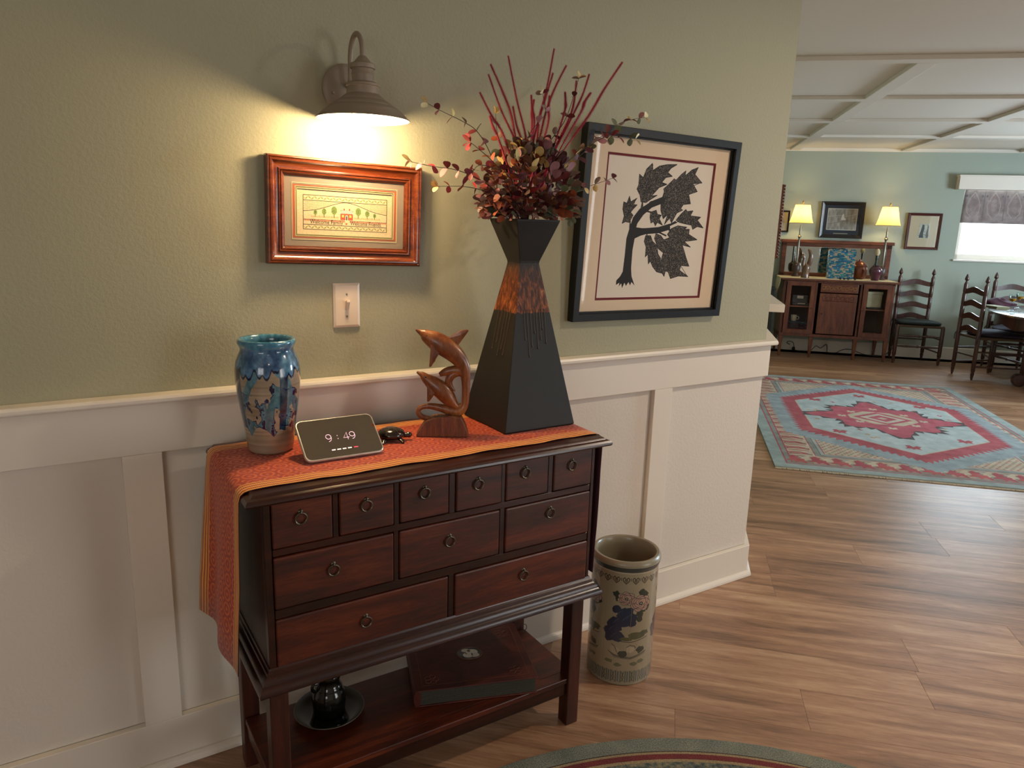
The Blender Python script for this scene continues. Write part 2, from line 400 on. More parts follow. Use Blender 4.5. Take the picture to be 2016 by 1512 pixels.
# ------------------------------------------------------------------ windows
wn = structure(MB().box(W0, W1, VF + .10, VF + .115, WZ0 + .03, WZ1).build('window_1', glassy('window_glass'), rot=(0, 0, -TH)))
f = MB()
f.box(W0, W0 + .045, VF + .06, VF + .12, WZ0, WZ1).box(W1 - .045, W1, VF + .06, VF + .12, WZ0, WZ1).box(W0, W1, VF + .06, VF + .12, WZ0, WZ0 + .065)
f.build('window_frame', M['trim'], wn)
box('window_sill', W0 - .02, W1 + .02, VF - .03, VF + .10, WZ0 - .015, WZ0 + .004, M['trim'], wn, bevel=.003)
val = box('window_valance', 3.80, 5.25, VF - .10, VF, 1.955, 2.10, M['trim'], rot=(0, 0, -TH), bevel=.002)
tag(val, 'white boxed wooden valance above the dining window', 'valance')
box('top_moulding', 3.792, 5.258, VF - .108, VF, 2.095, 2.112, M['trim'], val, bevel=.003)
cv = Canvas(360, 120, '#8b7d7b'); nn = vnoise(120, 360, 8, 4, 3, aspect=3)[..., None]; cv.a += (nn - .5) * .22
for k in range(-1, 7):
    cx = 30 + k * 62
    for s in (-1, 1):
        cv.line([(cx, 18), (cx + s * 12, 36), (cx + s * 20, 60), (cx + s * 18, 86), (cx + s * 6, 100)], 2, '#a1968f')
        cv.line([(cx, 24), (cx + s * 8, 44), (cx + s * 12, 66), (cx + s * 8, 86)], 1.5, '#8a6a68')
        cv.ell(cx + s * 24, 30, 3, 4, '#6d6268')
    cv.line([(cx + 31, 0), (cx + 31, 110)], 2, '#6f6468')
M['paisley'] = printed('paisley_cloth', cv, .9)
bl = thing('roman_blind', 'grey and maroon paisley fabric blind half lowered over bright window', 'blind', UV(W0 + .02, VF + .03, 0), -TH)
bm_ = MB(); bw = W1 - W0 - .03; nx = 40
for j, (zz, dy) in enumerate([(1.99, 0), (1.86, .004), (1.74, -.004), (1.66, -.014), (1.60, -.02), (1.592, -.012), (1.60, 0)]):
    for i in range(nx + 1):
        x = bw * i / nx; bm_.v.append((x - (.05 * (1.99 - zz) if i == 0 else 0), dy - .004 * math.sin(i * .9) * (1.99 - zz) / .4, zz))
for j in range(6):
    for i in range(nx): a = j * (nx + 1) + i; bm_.f.append((a, a + 1, a + nx + 2, a + nx + 1)); bm_.mi.append(0)
ob = bm_.build('fabric', M['paisley'], bl, smooth=60); ul = ob.data.uv_layers.new(name='UVMap')
for lp in ob.data.loops: c = ob.data.vertices[lp.vertex_index].co; ul.data[lp.index].uv = (c.x / bw, (c.z - 1.59) / .4)
ob.modifiers.new('sol', 'SOLIDIFY').thickness = .003
w2 = structure(MB().box(6.57, 6.58, 3.6, 5.5, .9, 2.05).build('window_2', bpy.data.materials['window_glass'], rot=(0, 0, -TH)))
MB().box(6.55, 6.6, 3.6, 3.66, .9, 2.05).box(6.55, 6.6, 5.44, 5.5, .9, 2.05).box(6.55, 6.6, 4.52, 4.58, .9, 2.05).box(6.55, 6.6, 3.6, 5.5, .9, .96).box(6.55, 6.6, 3.6, 5.5, 1.99, 2.05).build('window_frame', M['trim'], w2)
w3 = structure(MB().box(-.45, 1.05, -4.56, -4.55, .9, 2.1).build('added_window', bpy.data.materials['window_glass'], rot=(0, 0, -TH)))  # unseen window added only to house the hall fill light
MB().box(-.45, -.39, -4.575, -4.53, .9, 2.1).box(.99, 1.05, -4.575, -4.53, .9, 2.1).box(.27, .33, -4.575, -4.53, .9, 2.1).box(-.45, 1.05, -4.575, -4.53, .9, .96).box(-.45, 1.05, -4.575, -4.53, 2.04, 2.1).build('window_frame', M['trim'], w3)  # frame of the added back-wall window
d1 = structure(MB().box(6.57, 6.58, -2.5, -.3, 0, 2.05).build('door_1', bpy.data.materials['window_glass'], rot=(0, 0, -TH)))
MB().box(6.55, 6.6, -2.5, -2.42, 0, 2.05).box(6.55, 6.6, -1.44, -1.36, 0, 2.05).box(6.55, 6.6, -.38, -.3, 0, 2.05).box(6.55, 6.6, -2.5, -.3, 0, .1).box(6.55, 6.6, -2.5, -.3, 1.97, 2.05).build('door_frame', M['trim'], d1)
vb = thing('vertical_blind', 'white vertical blind drawn aside beside the patio door', 'blind', (0, 0, 0), -TH)
for k in range(9):
    box('slat', 6.44, 6.443, -1.2 + k * .105, -1.13 + k * .105, .08, 2.04, M['trim'], vb)

# recessed lights of the near room (above and behind the camera)
for i, (x, y, e) in enumerate(((1.95, -1.35, 25), (-.9, -3.4, 4))):
    t = thing('ceiling_downlight', ['round recessed ceiling light to the right of the sage wall', 'round recessed ceiling light behind the viewer'][i], 'ceiling light', (x, y, HC))
    MB().lathe([(.062, -.001), (.085, -.001), (.085, -.006), (.062, -.012)], 24, cap=False).build('trim_ring', M['trim'], t, smooth=40)
    MB().lathe([(.001, -.003), (.062, -.003)], 24, cap=False).build('lens', emis('downlight_lens%d' % i, '#ffe3bd', 6), t)
    d = bpy.data.lights.new('downlight', 'AREA'); d.shape = 'DISK'; d.size = .11; d.energy = e; d.color = (1, .84, .66)
    l = bpy.data.objects.new('downlight_lamp', d); COL.objects.link(l); l.parent = t; l.location = (0, 0, -.016)

# ------------------------------------------------------------------ chest of drawers
YC = .4414
M['mahog'] = wood('mahogany', '#210903', '#481806', '#6e2c0d', 0, 8, .42, 9, coat=.08)
M['mahog_v'] = wood('mahogany_upright', '#1d0804', '#3b1407', '#56230d', 2, 8, .42, 9, coat=.08)
M['mahog_dk'] = wood('mahogany_dark', '#180704', '#2e0f07', '#43190b', 0, 8, .30, 9, coat=.12)
M['shadowgap'] = plain('drawer_gap', '#0d0504', .8)
M['iron'] = plain('dark_bronze', '#5a5142', .38, .85)
chest = thing('chest_of_drawers', 'dark red-brown wooden chest with eleven drawers on tall legs against wall', 'chest', (0, 0, 0), -PHI)
yf = -YC
XL, XR = -.515, .367
c = MB(); c.box(XL + .012, XR - .012, yf + .02, -.10, .47, .872); c.build('carcass', M['shadowgap'], chest)
s = MB()
for xa in (XL, XR - .014):
    s.box(xa, xa + .014, yf + .02, -.098, .47, .872)
s.box(XL, XR, -.098, -.090, .47, .872)
s.build('side_panel', M['mahog_v'], chest)
# face frame
cols3 = [(-.498, -.368), (-.351, -.223), (-.206, -.080), (-.060, .068), (.083, .212), (.230, .355)]
cols2 = [(-.498, -.224), (-.208, .066), (.084, .355)]
cols1 = [(-.498, -.079), (-.060, .355)]
rows = [(.757, .868, cols3), (.616, .736, cols2), (.472, .590, cols1)]
fr = MB(); g = .0022
zs = [.470]
fr.box(XL, -.498 - g, yf, yf + .02, .47, .872).box(.355 + g, XR, yf, yf + .02, .47, .872)
fr.box(-.498, .355, yf + .001, yf + .02, .590 + g, .616 - g).box(-.498, .355, yf + .001, yf + .02, .736 + g, .757 - g)
fr.box(-.498, .355, yf + .001, yf + .02, .868 + g, .872)
for z0, z1, cc in rows:
    for (a, b), (c2, d2) in zip(cc[:-1], cc[1:]): fr.box(b + g, c2 - g, yf + .001, yf + .02, z0 - g, z1 + g)
fr.build('face_frame', M['mahog_dk'], chest, bevel=.001, seg=1)
rings = {(0, 0): (-.438, .819), (0, 1): (-.290, .819), (0, 2): (-.145, .822), (0, 3): (-.001, .819), (0, 4): (.139, .825), (0, 5): (.287, .822),
         (1, 0): (-.369, .682), (1, 1): (-.077, .685), (1, 2): (.222, .700), (2, 0): (-.294, .532), (2, 1): (.143, .541)}
for ri, (z0, z1, cc) in enumerate(rows):
    for ci, (a, b) in enumerate(cc):
        proud = random.uniform(.001, .004)
        d = box('drawer', a, b, yf - proud, yf + .06, z0, z1, M['mahog'], chest, bevel=.0035, seg=3)
        rx, rz = rings[(ri, ci)]; yy = yf - proud
        m = MB(); m.lathe([(.0001, .0), (.006, .0), (.005, .002), (.002, .003)], 12, (rx, yy, rz + .013), axis='y')
        m.torus((rx, yy - .004, rz + .0125), .003, .0012, 'x', 10, 6)
        m.torus((rx, yy - .0045, rz - .001), .0128, .0021, 'y', 24, 7)
        m.build('ring_pull', M['iron'], d, smooth=50)
# moulded top
tp = MB(); x0, x1, yb = -.530, .375, -.062
tp.box(x0, x1, yf - .006, yb, .872, .884)
pr = [(0, .866), (0, .8895), (.006, .8895), (.010, .8865), (.0125, .8835), (.0205, .8815), (.0245, .877), (.0255, .872), (.0225, .8675), (.016, .8655), (.012, .866)]
mtop = sweep_profile([(x0, yb), (x0, yf - .006), (x1, yf - .006), (x1, yb)], pr)
tp.add(mtop.v, mtop.f); tp.box(x0, x1, yf - .006, yb, .8839, .8893)
tp.build('top', M['mahog_dk'], chest, smooth=30)
# skirt moulding
pr = [(-.03, .428), (-.03, .480), (.002, .480), (.004, .475), (.008, .472), (.009, .465), (.014, .462), (.019, .455), (.020, .449), (.026, .445), (.030, .438), (.0305, .431), (.028, .428)]
sk = sweep_profile([(XL, -.085), (XL, yf), (XR, yf), (XR, -.085)], pr)
sk.box(XL, XR, yf + .004, -.085, .43, .468)
sk.build('skirt_moulding', M['mahog_dk'], chest, smooth=30)
for xa in (-.515, .327):
    for ya in (yf + .014, -.130):
        box('leg', xa, xa + .042, ya, ya + .042, 0, .430, M['mahog_v'], chest, bevel=.003)
sh = MB().box(-.512, .366, yf + .055, -.135, .138, .154).box(-.474, .328, yf + .020, yf + .056, .138, .154)
sh.build('shelf', M['mahog'], chest, bevel=.002)
box('front_rail', -.474, .328, yf + .024, yf + .044, .100, .138, M['mahog_dk'], chest, bevel=.002)
box('side_rail', -.508, -.488, yf + .056, -.130, .100, .138, M['mahog_dk'], chest, bevel=.002)
box('side_rail', .340, .360, yf + .056, -.130, .100, .138, M['mahog_dk'], chest, bevel=.002)

# ------------------------------------------------------------------ table runner
def runner_mat():
    t = NT('orange_brocade'); tc = t.add('ShaderNodeTexCoord'); sx = t.add('ShaderNodeSeparateXYZ'); t.ln(tc.outputs['UV'], sx.inputs[0])
    vm = t.add('ShaderNodeVectorMath', operation='MULTIPLY'); vm.inputs[1].default_value = (1.0, 1.0, 1); t.ln(tc.outputs['UV'], vm.inputs[0])
    vo = t.add('ShaderNodeTexVoronoi'); vo.inputs['Scale'].default_value = 26; vo.inputs['Randomness'].default_value = .12; t.ln(vm.outputs[0], vo.inputs['Vector'])
    rg = t.math('SINE', t.math('MULTIPLY', vo.outputs['Distance'], 21.0))
    nz = t.noise(tc.outputs['UV'], 260, 2, .6)
    f = t.math('ADD', t.math('MULTIPLY', rg, .20), t.math('ADD', t.math('MULTIPLY', nz, .6), .18))
    body = t.ramp(f, [(.26, '#97260a'), (.46, '#b83a0e'), (.62, '#c54d16'), (.80, '#dc8436')])
    # border stripes: distance from either long edge (v in metres)
    wv = t.add('ShaderNodeTexNoise'); wv.inputs['Scale'].default_value = 11; t.ln(tc.outputs['UV'], wv.inputs['Vector'])
    vv = t.math('ADD', sx.outputs[1], t.math('MULTIPLY', t.math('SUBTRACT', wv.outputs['Fac'], .5), .006))
    e = t.math('MINIMUM', vv, t.math('SUBTRACT', .335, vv))
    st = t.math('SINE', t.math('MULTIPLY', e, 520.0)); th = t.math('SINE', t.math('MULTIPLY', sx.outputs[0], 1500.0))
    band = t.ramp(t.math('ADD', t.math('ADD', t.math('MULTIPLY', st, .28), .22), t.math('MULTIPLY', th, .10)), [(.0, '#a83c10'), (.22, '#d07a28'), (.45, '#eeb054')])
    mx = t.add('ShaderNodeMix', data_type='RGBA'); t.ln(t.math('LESS_THAN', e, .040), mx.inputs[0]); t.ln(body, mx.inputs[6]); t.ln(band, mx.inputs[7])
    t.ln(mx.outputs[2], t.b.inputs['Base Color']); t.set(Roughness=.7); t.b.inputs['Sheen Weight'].default_value = .15
    t.bump(t.math('ADD', t.math('MULTIPLY', rg, .4), nz), .5, .0012); return t.m
M['runner'] = runner_mat(); M['lining'] = plain('maroon_lining', '#3a0d1c', .8)
run = []   # (x, z) along the runner with arc length
zt = .8925
prof = [(-.578, .46), (-.574, .55), (-.568, .66), (-.5635, .77), (-.5605, .84), (-.559, .868), (-.555, .882), (-.547, .889), (-.536, .8918), (-.52, zt)]
k = 60
prof += [(-.52 + i * (.365 + .52) / k, zt) for i in range(1, k + 1)]
prof += [(.378, .8918), (.389, .889), (.398, .882), (.403, .872), (.405, .85), (.406, .78), (.407, .70), (.406, .62), (.404, .55), (.402, .475)]
rm = MB(); ny = 22; L = 0; arc = [0]
for i in range(1, len(prof)): L += math.dist(prof[i], prof[i - 1]); arc.append(L)
uvs = []
for i, (x, z) in enumerate(prof):
    drop = max(0, .87 - z); left = x < -.5; right = x > .37
    yfr = -.425 + (.045 * drop / .4 if left else 0) + .0035 * math.sin(arc[i] * 26) * (1 if -.4 < x < .3 else .3); ybk = -.088 + (.02 * drop / .4 if left else 0)
    for j in range(ny + 1):
        t_ = j / ny; y = yfr + (ybk - yfr) * t_; xx = x; zz = z
        if drop > .01:
            amp = min(1, drop / .25) * .008; xx += (amp * math.sin(t_ * 9 + 1.2) - (.012 * (t_ > .8) * min(1, drop / .35) * (t_ - .8) * 5 if left else 0)) * (1 if left else -.6)
            if left and i == 0: zz = z - .018 * (1 - t_)
        else: zz += .0006 * math.sin(x * 60 + y * 31)
        rm.v.append((xx, y, zz)); uvs.append((arc[i], t_ * .335))
for i in range(len(prof) - 1):
    for j in range(ny): a = i * (ny + 1) + j; rm.f.append((a, a + 1, a + ny + 2, a + ny + 1)); rm.mi.append(0)
ro = rm.build('table_runner', [M['runner'], M['lining']], smooth=60, rot=(0, 0, -PHI)); ul = ro.data.uv_layers.new(name='UVMap')
for lp in ro.data.loops: ul.data[lp.index].uv = uvs[lp.vertex_index]
# make sure the patterned face looks up
nz_ = sum(p.normal.z for p in ro.data.polygons if abs(p.center.z - zt) < .002)
if nz_ < 0: ro.data.flip_normals()
sm = ro.modifiers.new('sol', 'SOLIDIFY'); sm.thickness = .0018; sm.offset = -1; sm.material_offset = 1; sm.material_offset_rim = 1
tag(ro, 'orange patterned brocade runner draped along the chest top and over its ends', 'table runner')
ZT = .8932     # everything on the chest stands here

# ------------------------------------------------------------------ tall black vase
def vase_mat():
    t = NT('black_bronze_glaze'); tc = t.add('ShaderNodeTexCoord'); sx = t.add('ShaderNodeSeparateXYZ'); t.ln(tc.outputs['Object'], sx.inputs[0])
    mp = t.add('ShaderNodeMapping'); mp.inputs['Scale'].default_value = (75, 75, 22); t.ln(tc.outputs['Object'], mp.inputs[0])
    n = t.noise(mp.outputs[0], 1.4, 4, .6, .8)
    edge = t.noise(tc.outputs['Object'], 70, 2)
    z = t.math('ADD', sx.outputs[2], t.math('MULTIPLY', t.math('SUBTRACT', edge, .5), .02))
    up = t.math('LESS_THAN', z, .446); lo = t.math('GREATER_THAN', z, .316); m1 = t.math('MULTIPLY', up, lo)
    fade = t.math('MULTIPLY', m1, t.ramp(z, [(.31, '#ffffff'), (.40, '#d8d8d8'), (.446, '#303030')]))
    col = t.ramp(n, [(.30, '#1f0d07'), (.46, '#52240d'), (.60, '#8f4a1e'), (.74, '#c08048')])
    mx = t.add('ShaderNodeMix', data_type='RGBA'); t.ln(fade, mx.inputs[0]); mx.inputs[6].default_value = (*lin('#1e1b17'), 1); t.ln(col, mx.inputs[7])
    t.ln(mx.outputs[2], t.b.inputs['Base Color']); t.set(Roughness=.5); t.b.inputs['Specular IOR Level'].default_value = .3
    t.bump(t.math('MULTIPLY', m1, n), .5, .002); return t.m
M['vase'] = vase_mat()
vz = thing('black_vase', 'tall black square vase with pinched neck and coppery drip band, holding dried flowers', 'vase', CW(.262, -.215, ZT), -PHI)
v = MB()
sec = [(.112, 0), (.115, .004), (.1135, .012), (.0325, .441), (.0318, .447), (.0328, .453), (.0685, .558), (.0695, .563), (.0665, .5635), (.060, .545), (.026, .447), (.026, .40)]
for i, (h, z) in enumerate(sec):
    for q in ((-1, -1), (1, -1), (1, 1), (-1, 1)): v.v.append((q[0] * h, q[1] * h, z))
for i in range(len(sec) - 1):
    for j in range(4): v.f.append((i * 4 + j, i * 4 + (j + 1) % 4, (i + 1) * 4 + (j + 1) % 4, (i + 1) * 4 + j)); v.mi.append(0)
v.f.append((3, 2, 1, 0)); n4 = (len(sec) - 1) * 4; v.f.append((n4, n4 + 1, n4 + 2, n4 + 3)); v.mi += [0, 0]
v.build('body', M['vase'], vz, bevel=.003, seg=3)
# raised drips with a bead at the end, on the two faces that show
M['drip'] = plain('dried_drip', '#4a3a2c', .5)
M['drip_c'] = plain('copper_drip', '#7a4a2a', .4)
def half(z): return .1135 + (.0325 - .1135) * (z - .012) / (.441 - .012)
dm = MB()
for fx, zb in ((-.56, .245), (-.38, .20), (-.18, .225), (.02, .262), (.17, .22), (.37, .243), (.68, .232), (.5, .27)):
    pts = []
    for k in range(6): z = .325 + (zb - .325) * k / 5; pts.append((fx * half(.325), -half(z) - .0003, z))
    dm.tube(pts, [.0012, .0013, .0012, .0011, .0012, .0014], 5); dm.sphere((pts[-1][0], pts[-1][1] - .0005, zb), .0023, 7, 5)
for fy, zb in ((-.6, .20), (-.35, .215), (-.1, .195), (.2, .23), (.5, .21)):
    pts = []
    for k in range(6): z = .325 + (zb - .325) * k / 5; pts.append((-half(z) - .0003, fy * half(.325), z))
    dm.tube(pts, [.0012, .0013, .0012, .0011, .0012, .0014], 5); dm.sphere((pts[-1][0] - .0005, pts[-1][1], zb), .0023, 7, 5)
dm.build('glaze_drip', M['drip'], vz, smooth=60)

# ------------------------------------------------------------------ dried bouquet
bq = thing('dried_bouquet', 'dried eucalyptus and crimson plumes standing in the tall black vase', 'flower arrangement', CW(.262, -.215, 1.32), -PHI)
BO = Vector((.262, -.215, 1.32))
def B3(p): return Vector(p) - BO
LC = [('maroon', '#6e2428'), ('brown', '#5d3828'), ('wine', '#4b1a22'), ('rust', '#94492a'), ('olive', '#5b6046'), ('mauve', '#946468'), ('cream', '#cfae6c'), ('red', '#8f262c'), ('dusk', '#735648'), ('pale', '#d9cda6')]
LM = {}
def leaf_mesh(name, colr, L_=.034, Wd=.027, curl=.12):
    m = MB(); outl = [(0, 0), (.16, .28), (.38, .46), (.62, .50), (.84, .38), (.97, .16), (1.0, 0)]
    vs = [(0, 0, 0)]
    mid = [(t_ * L_, 0, -curl * L_ * (t_ * t_)) for t_, w in outl]; up = [(t_ * L_, w * Wd, -curl * L_ * t_ * t_ + w * Wd * .22) for t_, w in outl]; dn = [(t_ * L_, -w * Wd, -curl * L_ * t_ * t_ + w * Wd * .22) for t_, w in outl]
    vs = mid + up[1:-1] + dn[1:-1]; n = len(outl); U = lambda i: n + i - 1; D = lambda i: n + (n - 2) + i - 1
    fs = [(0, 1, U(1)), (0, D(1), 1)]
    for i in range(1, n - 2): fs += [(i, i + 1, U(i + 1), U(i)), (i + 1, i, D(i), D(i + 1))]
    fs += [(n - 2, n - 1, U(n - 2)), (n - 1, n - 2, D(n - 2))]
    m.add(vs, fs); return m
def leaf_mat(nm, colr):
    t = NT('leaf_' + nm); c = lin(colr); v_ = t.coords('Object'); n = t.noise(v_, 60, 3)
    oi = t.add('ShaderNodeObjectInfo')
    f = t.math('ADD', t.math('MULTIPLY', n, .7), t.math('MULTIPLY', oi.outputs['Random'], .4))
    mx = t.add('ShaderNodeMix', data_type='RGBA'); t.ln(f, mx.inputs[0]); mx.inputs[6].default_value = (*[x * .55 for x in c], 1); mx.inputs[7].default_value = (*[min(1, x * 1.5) for x in c], 1)
    t.ln(mx.outputs[2], t.b.inputs['Base Color']); t.set(Roughness=.6); return t.m
for nm, cc in LC:
    o = leaf_mesh('leaf', cc); ob = o.build('leaf', leaf_mat(nm, cc), smooth=60); LM[nm] = ob.data
    bpy.data.objects.remove(ob)
M['twig'] = plain('dark_twig', '#2c1d16', .7); M['plume'] = plain('crimson_plume', '#a32a42', .8, var=.3)
def put_leaf(parent, pos, direction, size, colr):
    o = bpy.data.objects.new('leaf', LM[colr]); COL.objects.link(o); o.parent = parent; o.location = pos
    d = Vector(direction).normalized(); q = d.to_track_quat('X', 'Z'); o.rotation_mode = 'QUATERNION'
    from mathutils import Quaternion
    o.rotation_quaternion = q @ Quaternion((1, 0, 0), random.uniform(-1.2, 1.2)); o.scale = (size, size * random.uniform(.8, 1.15), size)
def bez(pts, n):
    P = [Vector(p) for p in pts]; out = []
    for i in range(len(P) - 1):
        p0 = P[max(i - 1, 0)]; p1 = P[i]; p2 = P[i + 1]; p3 = P[min(i + 2, len(P) - 1)]
        for k in range(n):
            t = k / n; out.append(.5 * ((2 * p1) + (p2 - p0) * t + (2 * p0 - 5 * p1 + 4 * p2 - p3) * t * t + (3 * p1 - p0 - 3 * p2 + p3) * t ** 3))
    out.append(P[-1]); return out
BR = [[(0.195, -0.2, 1.477), (0.176, -0.2, 1.573), (0.153, -0.2, 1.628), (0.116, -0.2, 1.672), (0.077, -0.2, 1.691), (0.016, -0.2, 1.71), (-0.023, -0.2, 1.724)], [(0.191, -0.22, 1.477), (0.154, -0.224, 1.53), (0.095, -0.228, 1.557), (0.038, -0.232, 1.571), (-0.03, -0.236, 1.575), (-0.089, -0.24, 1.582)], [(0.197, -0.21, 1.477), (0.173, -0.207, 1.511), (0.133, -0.205, 1.526), (0.078, -0.203, 1.533), (0.006, -0.2, 1.53)], [(0.273, -0.2, 1.479), (0.362, -0.188, 1.562), (0.461, -0.176, 1.631), (0.569, -0.164, 1.71), (0.643, -0.152, 1.748), (0.737, -0.14, 1.771)], [(0.268, -0.22, 1.479), (0.367, -0.212, 1.587), (0.462, -0.204, 1.655), (0.544, -0.196, 1.694), (0.59, -0.188, 1.697), (0.67, -0.18, 1.7)], [(0.273, -0.2, 1.472), (0.391, -0.183, 1.524), (0.498, -0.167, 1.551), (0.616, -0.15, 1.585)], [(0.255, -0.22, 1.493), (0.317, -0.215, 1.636), (0.384, -0.21, 1.719), (0.419, -0.205, 1.799), (0.434, -0.2, 1.839)], [(0.227, -0.23, 1.492), (0.241, -0.233, 1.613), (0.258, -0.235, 1.678), (0.301, -0.237, 1.729), (0.289, -0.24, 1.777)], [(0.165, -0.25, 1.469), (0.119, -0.27, 1.508), (0.085, -0.29, 1.477)], [(0.291, -0.2, 1.473), (0.379, -0.19, 1.487), (0.444, -0.18, 1.474), (0.452, -0.17, 1.462)], [(0.214, -0.25, 1.471), (0.18, -0.267, 1.557), (0.086, -0.283, 1.583), (0.047, -0.3, 1.561)], [(0.214, -0.25, 1.471), (0.159, -0.253, 1.573), (0.085, -0.257, 1.626), (0.06, -0.26, 1.637)], [(0.259, -0.18, 1.486), (0.246, -0.16, 1.599), (0.218, -0.14, 1.668), (0.219, -0.12, 1.732)]]
pal_left = ['rust', 'maroon', 'cream', 'wine', 'red', 'rust', 'brown', 'mauve']; pal_in = ['maroon', 'brown', 'wine', 'rust', 'olive', 'mauve', 'brown', 'cream', 'red', 'dusk', 'maroon', 'dusk']
pal_right = ['wine', 'mauve', 'wine', 'dusk', 'maroon', 'mauve', 'cream', 'olive']
neck = Vector((.262, -.215, 1.42))
nleaf = 0
def branch(pts, pal, tip='cream', start=.25, step=.030, size=1.0, stem=.0016):
    global nleaf
    pp = bez([B3(neck + Vector((random.uniform(-.02, .02), random.uniform(-.02, .02), 0)))] + [B3(p) for p in pts], 6)
    n = len(pp); rs = [stem * (1 - .65 * i / n) for i in range(n)]
    br = MB().tube(pp, rs, 5).build('branch', M['twig'], bq, smooth=60)
    L = 0; last = 0; tot = sum((pp[i + 1] - pp[i]).length for i in range(n - 1)); side = 0
    for i in range(1, n):
        L += (pp[i] - pp[i - 1]).length
        if L / tot > start and L - last > step:
            last = L; t = (pp[i] - pp[i - 1]).normalized(); a = t.orthogonal().normalized(); side += 1
            ang = (PI / 2 if side % 2 else 0) + random.uniform(-.4, .4); r = Matrix.Rotation(ang, 3, t) @ a
            sz = size * (1.0 - .35 * L / tot) * random.uniform(.85, 1.2)
            for s_ in (-1, 1):
                put_leaf(br, pp[i], r * s_ + t * .55 + Vector((0, 0, -.25 * random.random())), sz, random.choice(pal)); nleaf += 1
    for s_ in (-1, 1):
        put_leaf(br, pp[-1], (pp[-1] - pp[-2]).normalized() + Vector((0, s_ * .3, s_ * .8)), size * .7, tip); nleaf += 1
    return br
branch(BR[0], ['maroon', 'rust', 'mauve', 'olive', 'dusk'], 'pale', .3, .034, .95); branch(BR[1], ['wine', 'maroon', 'rust', 'wine', 'mauve', 'red'], 'cream', .25, .030, 1.0)
branch(BR[2], ['red', 'rust', 'maroon'], 'cream', .3, .032, .85); branch(BR[3], pal_right, 'pale', .3, .033, 1.0)
branch(BR[4], pal_right, 'pale', .35, .033, 1.0); branch(BR[5], ['cream', 'dusk', 'olive', 'mauve'], 'wine', .3, .04, .9)
branch(BR[6], ['dusk', 'wine', 'maroon'], 'cream', .45, .05, .85); branch(BR[7], ['dusk', 'mauve', 'maroon'], 'pale', .3, .04, .9)
branch(BR[8], ['rust', 'dusk', 'maroon'], 'rust', .4, .028, .9); branch(BR[9], ['olive', 'brown', 'olive'], 'olive', .35, .032, .95)
branch(BR[10], ['rust', 'maroon', 'brown'], 'maroon', .3, .03, .9); branch(BR[11], ['maroon', 'rust', 'red'], 'maroon', .35, .034, .95); branch(BR[12], ['dusk', 'rust', 'brown'], 'cream', .3, .034, .9)
# inner mass of leafy side shoots
i = 0
while nleaf < 262:
    a = random.uniform(0, 2 * PI); el = random.uniform(-.05, 1.25); R_ = random.uniform(.08, .175)
    tip_ = Vector((.275 + math.cos(a) * math.cos(el) * R_ * 1.15, -.225 + math.sin(a) * math.cos(el) * R_ * .75, 1.475 + math.sin(el) * R_ * 1.25))
    if tip_.x < .19 and tip_.z > 1.6: continue
    mid_ = neck.lerp(tip_, .5) + Vector((0, 0, .015))
    pal = pal_in if random.random() < .55 else (['brown', 'maroon', 'wine', 'dusk'] if tip_.z < 1.56 else (['mauve', 'olive', 'dusk', 'maroon'] if tip_.x > .27 else ['rust', 'maroon', 'red', 'brown']))
    branch([mid_, tip_], pal, random.choice(['maroon', 'dusk', 'rust', 'mauve', 'cream', 'brown']), .42, .024, random.uniform(.95, 1.2), .0012); i += 1
# the dense heart of the bunch: overlapping leaves too tangled to pick apart
hm = MB(); hidx = {}
def add_leaf(m, pos, d, size, mi):
    q = Vector(d).normalized().to_track_quat('X', 'Z').to_matrix() @ Matrix.Rotation(random.uniform(-1.4, 1.4), 3, 'X')
    base = leaf_mesh('x', ''); vs = [Vector(pos) + q @ (Vector(v_) * size) for v_ in base.v]; m.add(vs, base.f, mi)
names_ = [n_ for n_, c_ in LC]
for k in range(520):
    a = random.uniform(0, 2 * PI); el = random.uniform(-.25, 1.3); R_ = random.uniform(.55, 1.0) ** .6
    p_ = Vector((.272 + math.cos(a) * math.cos(el) * R_ * .135, -.222 + math.sin(a) * math.cos(el) * R_ * .105, 1.500 + math.sin(el) * R_ * .155))
    if p_.z < 1.462: p_.z = 1.462 + random.random() * .012
    if p_.z > 1.58 and p_.x < .20: continue
    d_ = (p_ - Vector((.27, -.22, 1.47))) + Vector((random.uniform(-.08, .08), random.uniform(-.08, .08), random.uniform(-.06, .04)))
    if p_.z < 1.53: cc_ = random.choice(['brown', 'maroon', 'dusk', 'dusk', 'wine', 'rust', 'olive', 'brown', 'mauve'])
    elif p_.x > .29: cc_ = random.choice(['mauve', 'olive', 'dusk', 'maroon', 'wine', 'wine'])
    else: cc_ = random.choice(['brown', 'maroon', 'rust', 'cream', 'dusk', 'dusk', 'mauve', 'cream', 'rust', 'olive'])
    add_leaf(hm, B3(p_), d_, random.uniform(.68, 1.0), names_.index(cc_))
for k in range(110):
    a = random.uniform(0, 2 * PI); R_ = random.uniform(.02, .105); p_ = Vector((.266 + math.cos(a) * R_, -.216 + math.sin(a) * R_ * .85, 1.468 + random.random() * .055))
    add_leaf(hm, B3(p_), Vector((math.cos(a), math.sin(a), random.uniform(-.35, .25))), random.uniform(.85, 1.25), names_.index(random.choice(['brown', 'maroon', 'dusk', 'dusk', 'wine', 'olive', 'brown', 'mauve', 'rust'])))
ho = hm.build('leaf_mass', [bpy.data.materials['leaf_' + n_] for n_ in names_], bq, smooth=60); ho['kind'] = 'stuff'
